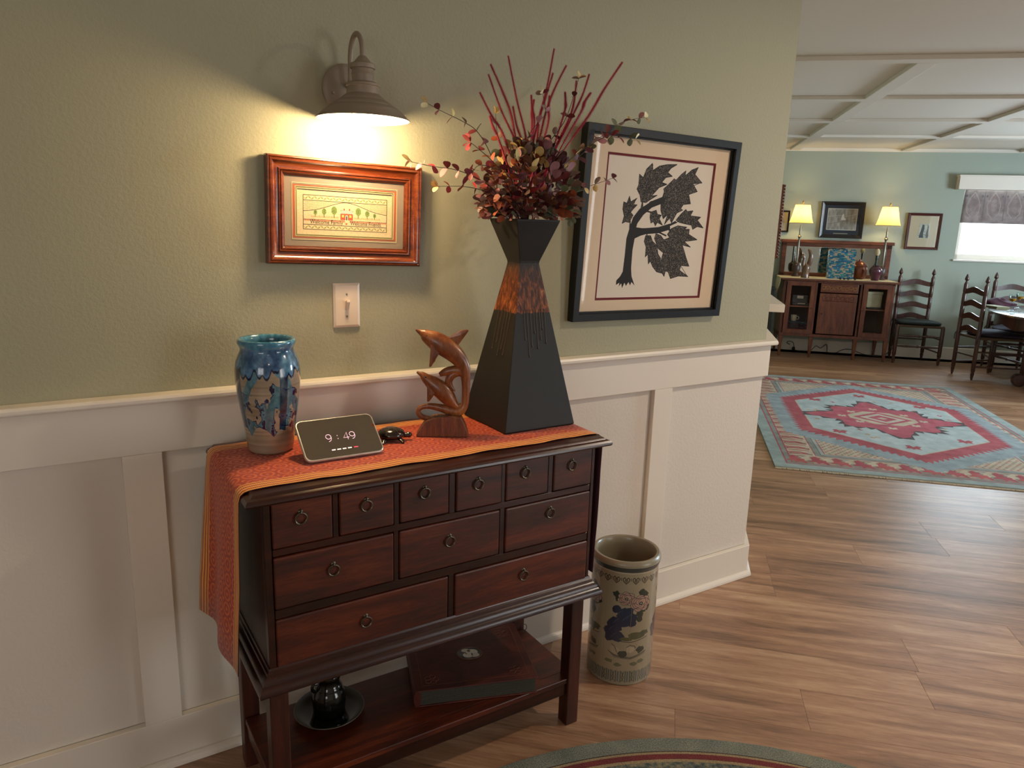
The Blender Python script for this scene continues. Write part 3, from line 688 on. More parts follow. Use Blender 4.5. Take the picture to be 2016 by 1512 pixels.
PL = [((0.182, -0.225, 1.665), (0.111, -0.222, 1.761)), ((0.227, -0.22, 1.643), (0.141, -0.212, 1.808)), ((0.214, -0.21, 1.716), (0.127, -0.245, 1.825)), ((0.247, -0.234, 1.653), (0.201, -0.207, 1.86)), ((0.282, -0.225, 1.688), (0.315, -0.246, 1.887)), ((0.31, -0.195, 1.71), (0.348, -0.198, 1.839)), ((0.326, -0.202, 1.735), (0.387, -0.203, 1.862)), ((0.411, -0.209, 1.735), (0.44, -0.237, 1.842)), ((0.462, -0.21, 1.736), (0.601, -0.18, 1.902)), ((0.434, -0.214, 1.744), (0.481, -0.195, 1.804)), ((0.384, -0.208, 1.74), (0.358, -0.243, 1.786)), ((0.405, -0.205, 1.732), (0.428, -0.197, 1.829)), ((0.242, -0.223, 1.647), (0.186, -0.26, 1.731)), ((0.293, -0.2, 1.708), (0.278, -0.203, 1.775)), ((0.281, -0.206, 1.703), (0.305, -0.176, 1.769)), ((0.177, -0.206, 1.66), (0.171, -0.173, 1.715)), ((0.324, -0.219, 1.705), (0.342, -0.195, 1.781))]
for A, T in PL:
    A = B3(A); T = B3(T); nk = B3(neck) + Vector((random.uniform(-.02, .02), random.uniform(-.02, .02), .02)); bow = Vector((random.uniform(-.006, .006), 0, 0))
    pts = bez([nk, nk.lerp(A, .6) + Vector((0, 0, .01)), A, A.lerp(T, .5) + bow, T], 5)
    m = MB().tube(pts, [.0020] * 8 + [.0022 - .0010 * i / (len(pts) - 9) for i in range(len(pts) - 8)], 5)
    fl = [p for p in pts if (p - nk).length > (A - nk).length * .72]; ax = (T - A).normalized(); tot = (fl[-1] - fl[0]).length
    nb = int(tot / .0003)
    for i in range(nb):
        t_ = i / nb; p = fl[0].lerp(fl[-1], t_); kk = min(int(t_ * (len(fl) - 1)), len(fl) - 2); fr_ = t_ * (len(fl) - 1) - kk; p = fl[kk].lerp(fl[kk + 1], fr_)
        a = i * 2.399; side = Matrix.Rotation(a, 3, ax) @ ax.orthogonal().normalized()
        ln_ = .0115 * (1 - .35 * t_) * random.uniform(.8, 1.15) if t_ < .93 else .006
        q = p + (side * .8 + ax * .75).normalized() * ln_; w_ = ax.cross(side) * .0009
        m.add([p - w_, p + w_, q], [(0, 1, 2)])
    m.build('plume', M['plume'], bq)

# ------------------------------------------------------------------ blue glazed vase
cv = Canvas(1024, 512, '#94846f'); H, Wd_ = 512, 1024
n1 = vnoise(H, Wd_, 5, 5, 11, True, 4.0); n2 = vnoise(H, Wd_, 20, 4, 12, True, 2.0); n3 = vnoise(H, Wd_, 3, 3, 15, True, 3.0)
rowsn = vnoise(H, Wd_, 60, 1, 4, True, .05)[..., None]; cv.a += (rowsn - .5) * .12
zf = (1 - (np.arange(H) + .5) / H)[:, None] * np.ones((1, Wd_))
teal = np.array([.22, .41, .50]); blue = np.array([.17, .28, .45]); navy = np.array([.04, .05, .20]); seaf = np.array([.36, .47, .49])
xx = np.arange(Wd_)[None] / Wd_
drip = .80 - .07 * np.abs(np.sin(xx * PI * 9 + 3 * n3[100][None])) - .05 * np.abs(np.sin(xx * PI * 23)) - .03 * (n2[200][None])
top = zf > drip
def blend(mask, c): cv.a[mask] = c[mask] if c.ndim == 3 else c
glz = teal * (1 - n1[..., None]) + seaf * n1[..., None] * 1.0 + (n2[..., None] - .5) * .3
glz2 = blue * (1 - n1[..., None]) + teal * n1[..., None] + (n2[..., None] - .5) * .45
lowband = (zf < .60 + .10 * (n3 - .5) * 3) & (zf > .17 + .12 * np.abs(np.sin(xx * PI * 7 + 2)) * (n3 + .3))
patch = lowband & ((n1 + .45 * (n2 - .5)) > .42)
blend(patch, glz)
arch = np.abs(((zf - .62) - .22 * np.sin(xx * PI * 5 + .6))) < .05 + .05 * n2
blend(arch & (zf < .8), glz)
streak = (np.abs(np.sin(xx * PI * 4 + 1.1)) > .965) & (zf > .18 + .1 * n3) & (zf < .8)
blend(streak, glz2 * .6)
rim_ = patch & ~(np.roll(patch, 4, 0) & np.roll(patch, -4, 0) & np.roll(patch, 4, 1) & np.roll(patch, -4, 1))
blend(rim_ & (n2 > .45), navy * 1.3 + 0 * n1[..., None])
blend(top, glz2 + .05); edge = (zf > drip) & (zf < drip + .022); blend(edge, navy + 0 * n1[..., None])
blend(zf > .93, teal * 1.15 + (n2[..., None] - .5) * .25)
spl = (n2 > .66) & lowband; blend(spl, navy * 1.2 + 0 * n1[..., None])
bvx, bvy = -.425, -.172
bv = thing('blue_vase', 'stoneware vase with dripping blue and teal glaze at left end of chest', 'vase', CW(bvx, bvy, ZT), -PHI)
m = MB().lathe([(.040, 0), (.050, .001), (.053, .006), (.056, .03), (.061, .07), (.067, .11), (.0715, .145), (.0745, .175), (.0745, .198), (.071, .220), (.064, .237), (.0605, .245), (.0605, .251), (.064, .257), (.0665, .263), (.066, .269), (.063, .272), (.058, .270), (.055, .262), (.0545, .245), (.060, .225), (.066, .19), (.060, .12), (.045, .012), (.001, .010)], 56)
vo = m.build('body', printed('blue_glaze', cv, .16, (28, .12), coat=.6), bv, smooth=70); wrap_uv(vo, 0, 0, 0, .272)

# ------------------------------------------------------------------ dolphins carving
M['redwood'] = wood('carved_redwood', '#4a200c', '#7d4522', '#a86c38', 2, 16, .36, 5, coat=.2)
M['redwood_b'] = wood('carved_redwood_base', '#4a2416', '#6b3a22', '#8d5a38', 2, 24, .55, 10, bump=.6)
M['eye'] = plain('black_bead', '#120a06', .2)
D1 = [(-0.0699, 0.2795, 0.0022), (-0.0635, .2757, .0045), (-0.056, 0.2718, 0.0071), (-0.050, .269, .011), (-0.041, 0.2627, 0.0150), (-0.0238, 0.2533, 0.02), (-0.0001, 0.2396, 0.0222), (0.0238, 0.2225, 0.0204), (0.0435, 0.2019, 0.0169), (0.0559, 0.1778, 0.0129), (0.0597, 0.1444, 0.0098), (0.0598, 0.1106, 0.0089), (0.0574, 0.0811, 0.0084), (0.0456, 0.067, 0.0107), (0.028, 0.0650, 0.0111), (0.0015, 0.0724, 0.0093), (-0.0335, 0.0787, 0.0067), (-0.0575, 0.0739, 0.0056), (-0.0636, 0.0613, 0.0056), (-0.0531, 0.0489, 0.0062), (-0.0333, 0.0453, 0.0049)]
D2 = [(-0.0675, 0.169, 0.002), (-.0605, .1655, .0042), (-0.0535, 0.1621, 0.0067), (-.047, .156, .0095), (-0.0404, 0.1505, 0.0118), (-0.023, 0.1374, 0.0169), (-0.0033, 0.1209, 0.0195), (0.0144, 0.1009, 0.0169), (0.0277, 0.0853, 0.0111), (0.041, 0.0775, 0.0075), (0.0562, 0.0879, 0.0035)]
HOOK = [(0.0323, 0.1197, 0.0015), (0.0206, 0.1303, 0.0058), (0.015, 0.1459, 0.0084), (0.0224, 0.1612, 0.0089), (0.0375, 0.1686, 0.0084), (0.0527, 0.1688, 0.008)]
HOOK2 = [(-0.0091, 0.1629, 0.0044), (0.0071, 0.1703, 0.0089), (0.0266, 0.175, 0.0102), (0.044, 0.1742, 0.0111), (.054, .166, .010)]
dl = thing('dolphin_carving', 'reddish carved wooden pair of leaping dolphins beside the black vase', 'figurine', CW(-.002, -.2545, ZT), -PHI + math.radians(-28.85))
def swim(L, fl=.85, sub=3, y=0, yf_=None):
    pts = bez([(a, (yf_(i) if yf_ else y), b) for i, (a, b, r) in enumerate(L)], sub); rr = bez([(r * 1.2, 0, 0) for a, b, r in L], sub)
    m = MB().tube(pts, [(r.x * fl, r.x) for r in rr], 14, flat=Vector((0, 1, 0))); return m
dd = swim(D1)
def fin(m, poly, y0, y1, spread=0):
    P = [Vector((p[0], 0, p[1])) for p in poly]; c_ = sum(P, Vector()) / len(P); n = len(P); vs = [];
    for p in P: vs.append(p + Vector((0, y0, 0)))
    for p in P: vs.append(p + Vector((0, y1, 0)))
    vs += [c_ + Vector((0, y0 - .002, 0)), c_ + Vector((0, y1 + .002, 0))]
    fs = []
    for i in range(n): j = (i + 1) % n; fs += [(i, j, n + j, n + i), (2 * n, j, i), (2 * n + 1, n + i, n + j)]
    m.add(vs, fs)
d1 = dd.build('upper_dolphin', M['redwood'], dl, smooth=70)
f_ = MB(); fin(f_, [(-0.0311, 0.2443), (-0.0087, 0.2227), (-0.0299, 0.1857), (-0.0352, 0.1855)], -.017, -.008); fin(f_, [(-0.0291, 0.2443), (-0.0107, 0.2227), (-0.0219, 0.1937), (-0.0282, 0.1935)], .008, .015)
fin(f_, [(0.0064, 0.2569), (0.0375, 0.240), (0.0656, 0.2801), (0.0617, 0.2829), (0.0427, 0.2799)], -.004, .004); f_.build('fin', M['redwood'], d1, bevel=.0015)
d2 = swim(D2, .85).build('lower_dolphin', M['redwood'], dl, smooth=70)
f_ = MB(); fin(f_, [(-0.0402, 0.1401), (-0.0176, 0.1173), (-0.0348, 0.0929), (-0.0401, 0.0933)], -.014, -.006); f_.build('fin', M['redwood'], d2, bevel=.0015)
hk = swim(HOOK, .8); h2 = swim(HOOK2, .8); hk.add(h2.v, h2.f); hk.build('wave_curl', M['redwood'], dl, smooth=70)
ey = MB().sphere((-.0406, -.0125, .2655), (.0024, .0022, .0024), 8, 6); ey.sphere((-.0446, -.0098, .1575), (.002, .0018, .002), 8, 6); ey.build('eye', M['eye'], dl, smooth=60)
bs = MB().prism([(-0.0683, 0), (-0.0665, .006), (-0.0552, 0.0249), (-0.0443, 0.0413), (-0.0224, 0.0516), (0.0, 0.0535), (0.0249, 0.0564), (0.048, 0.0534), (0.0593, 0.0332), (0.0682, 0.006), (.0685, 0)], -.022, .022)
bs.build('base', M['redwood_b'], dl, bevel=.003)

# ------------------------------------------------------------------ tablet / smart display
M['black_gloss'] = plain('black_screen_glass', '#b5ac9c', .04, 1.0); M['black_pl'] = plain('black_plastic', '#151413', .5); M['silver'] = plain('silver_rim', '#c9c4bb', .3, .6)
tb = thing('tablet', 'black tablet with silver rim leaning back beside blue vase, showing a clock', 'tablet', CW(-.292, -.333, ZT + .0015), -PHI)
def rrect(w, h, r, n=6):
    out = []
    for cx, cz, a0 in ((w - r, r, -PI / 2), (w - r, h - r, 0), (r, h - r, PI / 2), (r, r, PI)):
        for k in range(n + 1): a = a0 + PI / 2 * k / n; out.append((cx + r * math.cos(a), cz + r * math.sin(a)))
    return out
TWd, THt = .192, .118
def off(pts, dx, dz): return [(x + dx, z + dz) for x, z in pts]
lean = math.radians(-52)
mt = MB().prism(off(rrect(TWd, THt, .016), -TWd / 2, 0), 0, .008)
case = mt.build('case', M['silver'], tb, smooth=30, rot=(lean, 0, 0), bevel=.002); case.location = (0, 0, .006)
MB().prism(off(rrect(TWd - .007, THt - .007, .0135), -TWd / 2 + .0035, .0035), -.0006, .001).build('screen', M['black_gloss'], case, smooth=30)
MB().prism(off(rrect(TWd - .012, THt - .012, .012), -TWd / 2 + .006, .006), .008, .016).build('back', M['black_pl'], case, smooth=30)
def text(name, body, size, mat, parent, loc, rot=(PI / 2, 0, 0), ext=.0002, align='CENTER', off_=0, sx=1):
    cu = bpy.data.curves.new(name, 'FONT'); cu.body = body; cu.size = size; cu.align_x = align; cu.extrude = ext; cu.offset = off_
    cu.resolution_u = 3
    o = bpy.data.objects.new(name, cu); COL.objects.link(o); dg = bpy.context.evaluated_depsgraph_get(); me = bpy.data.meshes.new_from_object(o.evaluated_get(dg))
    bpy.data.objects.remove(o); me.materials.clear(); me.materials.append(mat); r = bpy.data.objects.new(name, me); COL.objects.link(r); r.parent = parent; r.location = loc; r.rotation_euler = rot; r.scale = (sx, 1, 1); return r
dg_ = MB()
def stroke(pts): dg_.tube([(x, -.0010, z) for x, z in pts], .00065, 5)
def nine(ox): stroke([(ox + .0062 * math.cos(k * PI / 8), .0615 + .0066 * math.sin(k * PI / 8)) for k in range(17)]); stroke([(ox + .0062, .0615), (ox + .0060, .055), (ox + .003, .0495), (ox - .002, .0475)])
nine(-.028); nine(.030); stroke([(.0175, .0475), (.0175, .068), (.0075, .0535), (.0215, .0535)])
for zz in (.053, .062): dg_.sphere((-.0065, -.001, zz), .0011, 6, 4)
dg_.build('clock_digits', emis('screen_digits', '#e6b8c6', 1.0), case)
ic = MB()
for k in range(4): ic.box(-.030 + k * .013, -.021 + k * .013, -.0010, -.0005, .0215, .0243)
ic.build('screen_icons', emis('screen_icon_light', '#f3e6e0', .8), case)
MB().box(.024, .034, -.0010, -.0005, .0218, .0243).build('screen_icon', emis('screen_icon_red', '#e0405c', .8), case)
stn = MB().prism([(.032, 0), (.098, 0), (.088, .038), (.074, .038)], -.05, .05, axis='x'); stn.build('stand', M['black_pl'], tb, bevel=.002)

# ------------------------------------------------------------------ wooden turtle
M['ebony'] = plain('polished_ebony', '#1d110d', .16, coat=.6)
M['ebony_l'] = plain('shell_line', '#6d5a4c', .4)
tu = thing('wooden_turtle', 'small polished dark wooden turtle between tablet and dolphins', 'figurine', CW(-.140, -.238, ZT), -PHI + math.radians(-16))
sh_ = MB().sphere((0, 0, .016), (.036, .031, .019), 20, 12); sh_.v = [(x, y, max(z, .0125)) for x, y, z in sh_.v]; shell = sh_.build('shell', M['ebony'], tu, smooth=60)
sl = MB()
def onshell(x, y): q = max(0, 1 - (x / .036) ** 2 - (y / .031) ** 2); return (x, y, .016 + .019 * math.sqrt(q) + .0003)
hexp = [(.012 * math.cos(k * PI / 3), .011 * math.sin(k * PI / 3)) for k in range(7)]
sl.tube([onshell(*p) for p in hexp], .0004, 4)
for k in range(6): a = k * PI / 3; sl.tube([onshell(r * math.cos(a), r * .9 * math.sin(a)) for r in (.012, .02, .028, .033)], .0004, 4)
sl.build('shell_pattern', M['ebony_l'], shell)
MB().sphere((.0, 0, .0105), (.031, .026, .006), 16, 8).build('belly', M['ebony'], tu, smooth=60)
MB().tube(bez([(.026, 0, .011), (.038, 0, .012), (.046, 0, .0125), (.053, 0, .011)], 3), [.005, .0055, .006, .0065, .0070, .0076, .0076, .007, .005, .002], 12).build('head', M['ebony'], tu, smooth=60)
for sx_, sy_ in ((1, 1), (1, -1), (-1, 1), (-1, -1)):
    MB().tube([(sx_ * .016, sy_ * .016, .011), (sx_ * .024, sy_ * .027, .006), (sx_ * .026, sy_ * .036, .0025)], [(.004, .007), (.0035, .0075), (.0022, .003)], 10).build('flipper', M['ebony'], tu, smooth=60)

# ------------------------------------------------------------------ album and incense pot under the chest
SHZ = .1545
M['album'] = wood('album_leather', '#2e0f0b', '#4a1a12', '#5d281a', 0, 30, .5, 2, bump=.4); M['page'] = plain('album_page', '#3c3a33', .6, bump=(300, .3)); M['gilt'] = plain('tooled_leather', '#6b3a20', .55)
al = thing('photo_album', 'thick red leather photo album with oval portrait on chest shelf', 'album', CW(-.110, -.320, SHZ), -PHI + math.radians(-19))
box('back_cover', 0, .344, 0, .289, 0, .004, M['album'], al, bevel=.0015)
box('front_cover', 0, .344, 0, .289, .046, .050, M['album'], al, bevel=.0015)
MB().tube([(.006, .0, .025), (.006, .289, .025)], [(.025, .010), (.025, .010)], 16, flat=Vector((0, 0, 1))).build('spine', M['album'], al, smooth=60)
for k in range(9):
    box('page', .012, .338 - .002 * random.random(), .004, .285, .0045 + k * .0046, .0083 + k * .0046, M['page'], al)
cv = Canvas(200, 160, '#49423a'); nn = vnoise(160, 200, 5, 4, 9)[..., None]; cv.a += (nn - .5) * .3
for (cx, cy, rx, ry, c_) in ((70, 40, 34, 22, '#cfc6b4'), (120, 70, 48, 38, '#e0d8c8'), (84, 104, 44, 34, '#d7cebd'), (138, 112, 36, 28, '#cfc5b4'), (96, 50, 14, 16, '#6b5243'), (70, 84, 8, 8, '#7a5a48'), (116, 100, 6, 20, '#5a4a40')): cv.ell(cx, cy, rx, ry, c_)
po = MB().lathe([(.0005, .0510), (.036, .0510)], 32, (.176, .150, 0), cap=False); po.v = [(.176 + (x - .176), .150 + (y - .15) * .82, z) for x, y, z in po.v]
pt = po.build('oval_portrait', printed('portrait_print', cv, .3), al); ul = pt.data.uv_layers.new(name='UVMap')
for lp in pt.data.loops: c_ = pt.data.vertices[lp.vertex_index].co; ul.data[lp.index].uv = ((c_.x - .14) / .072, (c_.y - .12) / .06)
gl_ = MB().torus((.176, .150, .0505), .0375, .0012, 'z', 32, 6, sq=.82)
for a, b, c_, d in ((.02, .02, .324, .022), (.02, .267, .324, .269), (.02, .02, .022, .269), (.322, .02, .324, .269)): gl_.box(a, c_, b, d, .0498, .0503)
for cx_, cy_ in ((.05, .045), (.29, .045), (.05, .24), (.29, .24)):
    for k in range(5): gl_.torus((cx_ + .012 * math.cos(k * 1.26), cy_ + .012 * math.sin(k * 1.26), .0502), .008, .0006, 'z', 12, 4)
gl_.build('cover_tooling', M['gilt'], al)
M['dkglaze'] = plain('dark_green_glaze', '#0e0f0b', .14, coat=.4, bump=(40, .15))
sa = thing('saucer', 'wide dark glazed saucer on the chest shelf under the incense pot', 'saucer', CW(-.315, -.222, SHZ), -PHI)
MB().lathe([(.03, 0), (.05, .001), (.075, .008), (.090, .017), (.0915, .0185), (.089, .0195), (.073, .012), (.048, .0065), (.001, .0058)], 40).build('dish', M['dkglaze'], sa, smooth=60)
MB().torus((0, 0, .0186), .0905, .0012, 'z', 40, 6).build('pale_rim', plain('worn_rim', '#5b564a', .3), sa, smooth=60)
pt_ = thing('glazed_pot', 'dark glazed ribbed pot with small handle standing on saucer under chest', 'pot', CW(-.315, -.222, SHZ + .0068), -PHI)
MB().lathe([(.030, 0), (.0405, .002), (.0425, .012), (.0425, .024), (.0435, .027), (.0425, .030), (.0440, .042), (.0420, .056), (.0385, .066), (.0345, .072), (.0350, .076), (.0315, .080), (.0285, .090), (.0300, .100), (.0330, .108), (.0315, .112), (.0285, .110), (.025, .095), (.001, .09)], 36).build('body', M['dkglaze'], pt_, smooth=60)
MB().tube(bez([(-.032, -.004, .094), (-.043, -.006, .094), (-.046, -.006, .083), (-.039, -.005, .072)], 4), .0045, 8).build('handle', M['dkglaze'], pt_, smooth=60)
wl = MB().tube([CW(.352 + .013 * math.cos(k * PI / 8), -.150, SHZ + .0145 + .013 * math.sin(k * PI / 8)) for k in range(17)], .0011, 6).build('wire_loop', M['black_pl'] if 'black_pl' in M else M['shadowgap'], smooth=60)
tag(wl, 'thin dark wire loop standing at back right corner of the chest shelf', 'wire')
# ------------------------------------------------------------------ porcelain umbrella stand
cv = Canvas(1400, 900, '#9c8f76'); nn = vnoise(900, 1400, 6, 4, 21, True, 1.5)[..., None]; cv.a += (nn - .5) * .05
ink = '#2b3138'; blu = '#2c3448'; pnk = '#b08d7c'; grn = '#343d33'; sand = '#6f674f'
def Y(z): return int(900 * (1 - z))
cv.rect(0, Y(.958), 1400, Y(.92), '#3b4340'); cv.rect(0, Y(.915), 1400, Y(.911), '#c9bfa8')
for k in range(22):      # heart fret band
    cx = 32 + k * 63.6; cy = Y(.86)
    for s_ in (-1, 1):
        cv.line([(cx, cy + 26), (cx + s_ * 18, cy + 8), (cx + s_ * 22, cy - 8), (cx + s_ * 12, cy - 18), (cx + s_ * 3, cy - 8), (cx + s_ * 8, cy + 2)], 6, '#4a4238')
    cv.poly([(cx, cy + 20), (cx + 12, cy + 4), (cx, cy - 6), (cx - 12, cy + 4)], '#6a5c4c'); cv.line([(cx + 31, cy - 14), (cx + 31, cy + 6)], 4, '#4a4238')
rr_ = random.Random(4)
def blob(cx, cy, r, n, c_, jag=.3, sq=1.0):
    cv.poly([(cx + r * (1 + rr_.uniform(-jag, jag)) * math.cos(2 * PI * k / n), cy + sq * r * (1 + rr_.uniform(-jag, jag)) * math.sin(2 * PI * k / n)) for k in range(n)], c_)
def flower(cx, cy, r):
    for ring, rad in ((7, 1.0), (6, .66), (5, .36)):
        for k in range(ring): a = 2 * PI * k / ring + rad; cv.ell(cx + r * rad * .62 * math.cos(a), cy + r * rad * .5 * math.sin(a), r * .40, r * .32, ink); cv.ell(cx + r * rad * .62 * math.cos(a), cy + r * rad * .5 * math.sin(a), r * .36, r * .28, pnk)
    cv.ell(cx, cy, r * .18, r * .16, ink); cv.ell(cx, cy, r * .09, r * .08, '#8f9a70')
def scene_panel(cx):
    def p(x, y): return cx + (x - 545) * .84, (y - 300) * .805
    for q in ((420, 590), (440, 620), (620, 570), (650, 590), (610, 760), (640, 720), (620, 800), (680, 700)): blob(*p(*q), 26, 9, grn, .35)
    for q in ((430, 720, 40), (480, 760, 58), (540, 800, 60), (480, 830, 60), (420, 860, 66), (390, 930, 60), (440, 960, 56), (380, 980, 44), (520, 740, 50), (560, 840, 36)): blob(*p(*q[:2]), q[2] * .80, 10, blu, .22, .95)
    for q in ((460, 750), (500, 800), (430, 830), (400, 900), (530, 780), (420, 960)):
        x, y = p(*q); cv.line([(x - 20, y + 18), (x - 4, y - 6), (x + 14, y - 20)], 3, '#4b536a')
    flower(*p(500, 620), 62); flower(*p(620, 665), 76)
    blob(*p(600, 960), 60, 12, '#59593f', .25, .45); blob(*p(520, 985), 44, 10, '#59593f', .25, .4); blob(*p(670, 940), 40, 10, '#4d523e', .3, .5)
    cv.line([p(480, 1008), p(560, 1012), p(700, 985)], 4, ink)
    cv.poly([p(380, 1110), p(430, 1130), p(560, 1145), (p(700, 1110)), p(690, 1140), p(560, 1172), p(430, 1160)], '#7a7361'); cv.line([p(380, 1110), p(430, 1140), p(560, 1160), p(700, 1115)], 4, ink)
    for q, c_ in (((430, 1090), '#a89a80'), ((555, 1080), '#b3a488'), ((640, 1090), '#3c4038'), ((490, 1120), '#3c4038')): blob(*p(*q), 30, 10, c_, .3, .9)
    cv.line([p(525, 1060), p(550, 1040), p(590, 1050), p(600, 1070)], 4, ink); cv.line([p(405, 1040), p(430, 1060), p(450, 1110)], 4, ink)
    for q in ((390, 1200), (460, 1225), (590, 1215), (650, 1200)): blob(*p(*q), 28, 9, '#66674f', .25, .5)
for k in range(4): scene_panel(175 + k * 350)
for k in range(8): cv.line([(k * 175, Y(.78)), (k * 175, Y(.16))], 2, '#857a63')
cv.rect(0, Y(.125), 1400, Y(.025), '#8b8570')
for k in range(44):
    x = k * 31.8; cv.rect(x, Y(.125), x + 5, Y(.03), '#3e4442')
    if k % 2: cv.line([(x + 10, Y(.115)), (x + 24, Y(.07)), (x + 10, Y(.04))], 5, '#4a5148'); cv.line([(x + 24, Y(.115)), (x + 10, Y(.07)), (x + 24, Y(.04))], 5, '#4a5148')
    else: cv.rect(x + 12, Y(.12), x + 22, Y(.035), '#5a6468')
cv.rect(0, Y(.022), 1400, 900, '#958c78')
us = thing('umbrella_stand', 'cream porcelain umbrella stand painted with blue birds and peonies on floor', 'umbrella stand', (.662, -.268, 0))
R_ = .107
m = MB().lathe([(.095, 0), (R_ - .003, .001), (R_, .008), (R_, .385), (R_ + .001, .398), (R_ + .004, .404), (R_ + .0055, .414), (R_ + .004, .424), (R_ - .002, .430), (R_ - .010, .429), (R_ - .0145, .422), (R_ - .0145, .40), (R_ - .014, .02), (.001, .018)], 72)
uo = m.build('body', [printed('porcelain_print', cv, .22, coat=.5), plain('celadon_inside', '#8b826c', .3)], us, smooth=50)
wrap_uv(uo, 0, 0, 0, .43, seam=1.9)
for p in uo.data.polygons:
    cz = p.center; rr = math.hypot(cz.x, cz.y)
    if (rr < R_ - .011 and cz.z > .01) or cz.z > .410: p.material_index = 1

# ------------------------------------------------------------------ wall sconce
M['sconce'] = plain('bronze_sconce', '#8a7b69', .5, .1, bump=(200, .03)); M['enamel'] = plain('white_enamel', '#efe8da', .45)
sc = thing('wall_sconce', 'bronze gooseneck wall lamp with flared metal shade above welcome frame', 'wall lamp', (-.158, 0, 0))
MB().lathe([(.058, .0), (.062, .003), (.062, .010), (.058, .014), (.048, .0165), (.001, .017)], 44, (0, 0, 1.764), axis='y', cap=False).build('back_plate', M['sconce'], sc, smooth=40)
for sx_ in (-.038, .038): MB().sphere((sx_, -.017, 1.752), .004, 8, 6).build('screw', M['sconce'], sc, smooth=60)
AY = -.126
arm = bez([(0, -.012, 1.772), (0, -.030, 1.775), (0, -.040, 1.79), (0, -.041, 1.835), (0, -.050, 1.862), (0, -.068, 1.879), (0, -.090, 1.882), (0, -.112, 1.869), (0, -.124, 1.848), (0, AY, 1.818)], 4)
MB().tube(arm, .0062, 12).build('gooseneck', M['sconce'], sc, smooth=60)
MB().lathe([(.008, 1.826), (.012, 1.822), (.020, 1.812), (.030, 1.807), (.031, 1.802), (.030, 1.797), (.026, 1.796), (.0265, 1.786), (.0275, 1.784), (.0265, 1.782), (.026, 1.768), (.024, 1.764)][::-1], 36, (0, AY, 0)).build('socket_cap', M['sconce'], sc, smooth=35)
prof_s = [(.024, 1.767), (.032, 1.766), (.040, 1.762), (.0405, 1.757), (.0385, 1.755), (.0395, 1.747), (.0395, 1.739), (.047, 1.733), (.054, 1.7275), (.056, 1.7245), (.059, 1.7240), (.073, 1.7145), (.0745, 1.7115), (.078, 1.7110), (.091, 1.7015), (.0925, 1.6985), (.096, 1.6980), (.106, 1.687), (.1125, 1.6815)]
sh_o = MB().lathe(prof_s, 56, (0, AY, 0), cap=False).build('shade', M['sconce'], sc, smooth=35)
MB().lathe([(r - .0014, z - .0014) for r, z in prof_s[3:]], 56, (0, AY, 0), cap=False).build('shade_lining', M['enamel'], sh_o, smooth=35)
M['bulb'] = emis('lit_bulb', '#ffdca0', 30)
bo = MB().sphere((0, AY, 1.690), (.026, .026, .028), 20, 14).build('bulb', M['bulb'], sc, smooth=60); bo.visible_shadow = True
MB().lathe([(.012, 1.715), (.013, 1.757)], 14, (0, AY, 0)).build('bulb_neck', M['enamel'], sc, smooth=60)
ld = bpy.data.lights.new('sconce_bulb', 'POINT'); ld.energy = 13; ld.color = (1, .74, .42); ld.shadow_soft_size = .030
lo = bpy.data.objects.new('sconce_lamp', ld); COL.objects.link(lo); lo.parent = sc; lo.location = (0, AY, 1.690 - .031 - .0)

# ------------------------------------------------------------------ light switch
sw = thing('light_switch', 'cream single toggle light switch plate under the welcome frame', 'light switch', (-.166, 0, 1.214))
pl_ = MB(); a, b, c_, d = .0375, .060, .031, .0535
pl_.add([(-a, 0, -b), (a, 0, -b), (a, 0, b), (-a, 0, b), (-a, -.002, -b), (a, -.002, -b), (a, -.002, b), (-a, -.002, b), (-c_, -.006, -d), (c_, -.006, -d), (c_, -.006, d), (-c_, -.006, d)],
        [(0, 1, 5, 4), (1, 2, 6, 5), (2, 3, 7, 6), (3, 0, 4, 7), (4, 5, 9, 8), (5, 6, 10, 9), (6, 7, 11, 10), (7, 4, 8, 11), (8, 9, 10, 11), (3, 2, 1, 0)])
M['ivory'] = plain('ivory_plastic', '#ddc9b4', .35)
pl_.build('plate', M['ivory'], sw, bevel=.0008, seg=2)
MB().prism([(-.006, -.012), (-.006, .012), (-.0085, .012), (-.018, .016), (-.019, .010), (-.009, -.012)], -.0045, .0045, axis='x').build('toggle', M['ivory'], sw, bevel=.0008)
for z_ in (-.030, .030):
    MB().lathe([(.0028, .006), (.0026, .0072), (.0001, .0074)], 12, (0, 0, z_), axis='y', cap=False).build('screw', plain('screw_head', '#8d7f6c', .3, .8), sw, smooth=60)

# ------------------------------------------------------------------ picture frames
def mitred(w, h, prof, mi=0):
    """closed picture frame moulding; prof (inset from outer edge, depth towards viewer)"""
    m = MB(); k = len(prof)
    for (sx_, sz_) in ((-1, -1), (1, -1), (1, 1), (-1, 1)):
        for d_, t_ in prof: m.v.append((sx_ * (w / 2 - d_), -t_, sz_ * (h / 2 - d_)))
    for i in range(4):
        for j in range(k): a_ = i * k + j; b_ = i * k + (j + 1) % k; c2 = ((i + 1) % 4) * k + (j + 1) % k; d2 = ((i + 1) % 4) * k + j; m.f.append((a_, b_, c2, d2)); m.mi.append(mi)
    return m
def pic_root(name, label, cx, cz, h, rot, lean_, yb=.004):
    t = thing(name, label, 'picture', (cx, -yb, cz)); t.rotation_euler = (lean_, -rot, 0); return t
M['cherry'] = wood('cherry_moulding', '#3a1505', '#5c260d', '#7d421a', 0, 10, .26, 8, coat=.4)
M['brownmat'] = plain('brown_mat_board', '#74675a', .9); M['terra'] = plain('terracotta_mat', '#86432b', .9); M['olivemat'] = plain('olive_mat', '#6b6440', .9)
f1 = pic_root('welcome_picture', 'cherry framed cross-stitch welcome sampler hanging under the wall lamp', -.1644, 1.4558, .265, -.0239, 0.0)
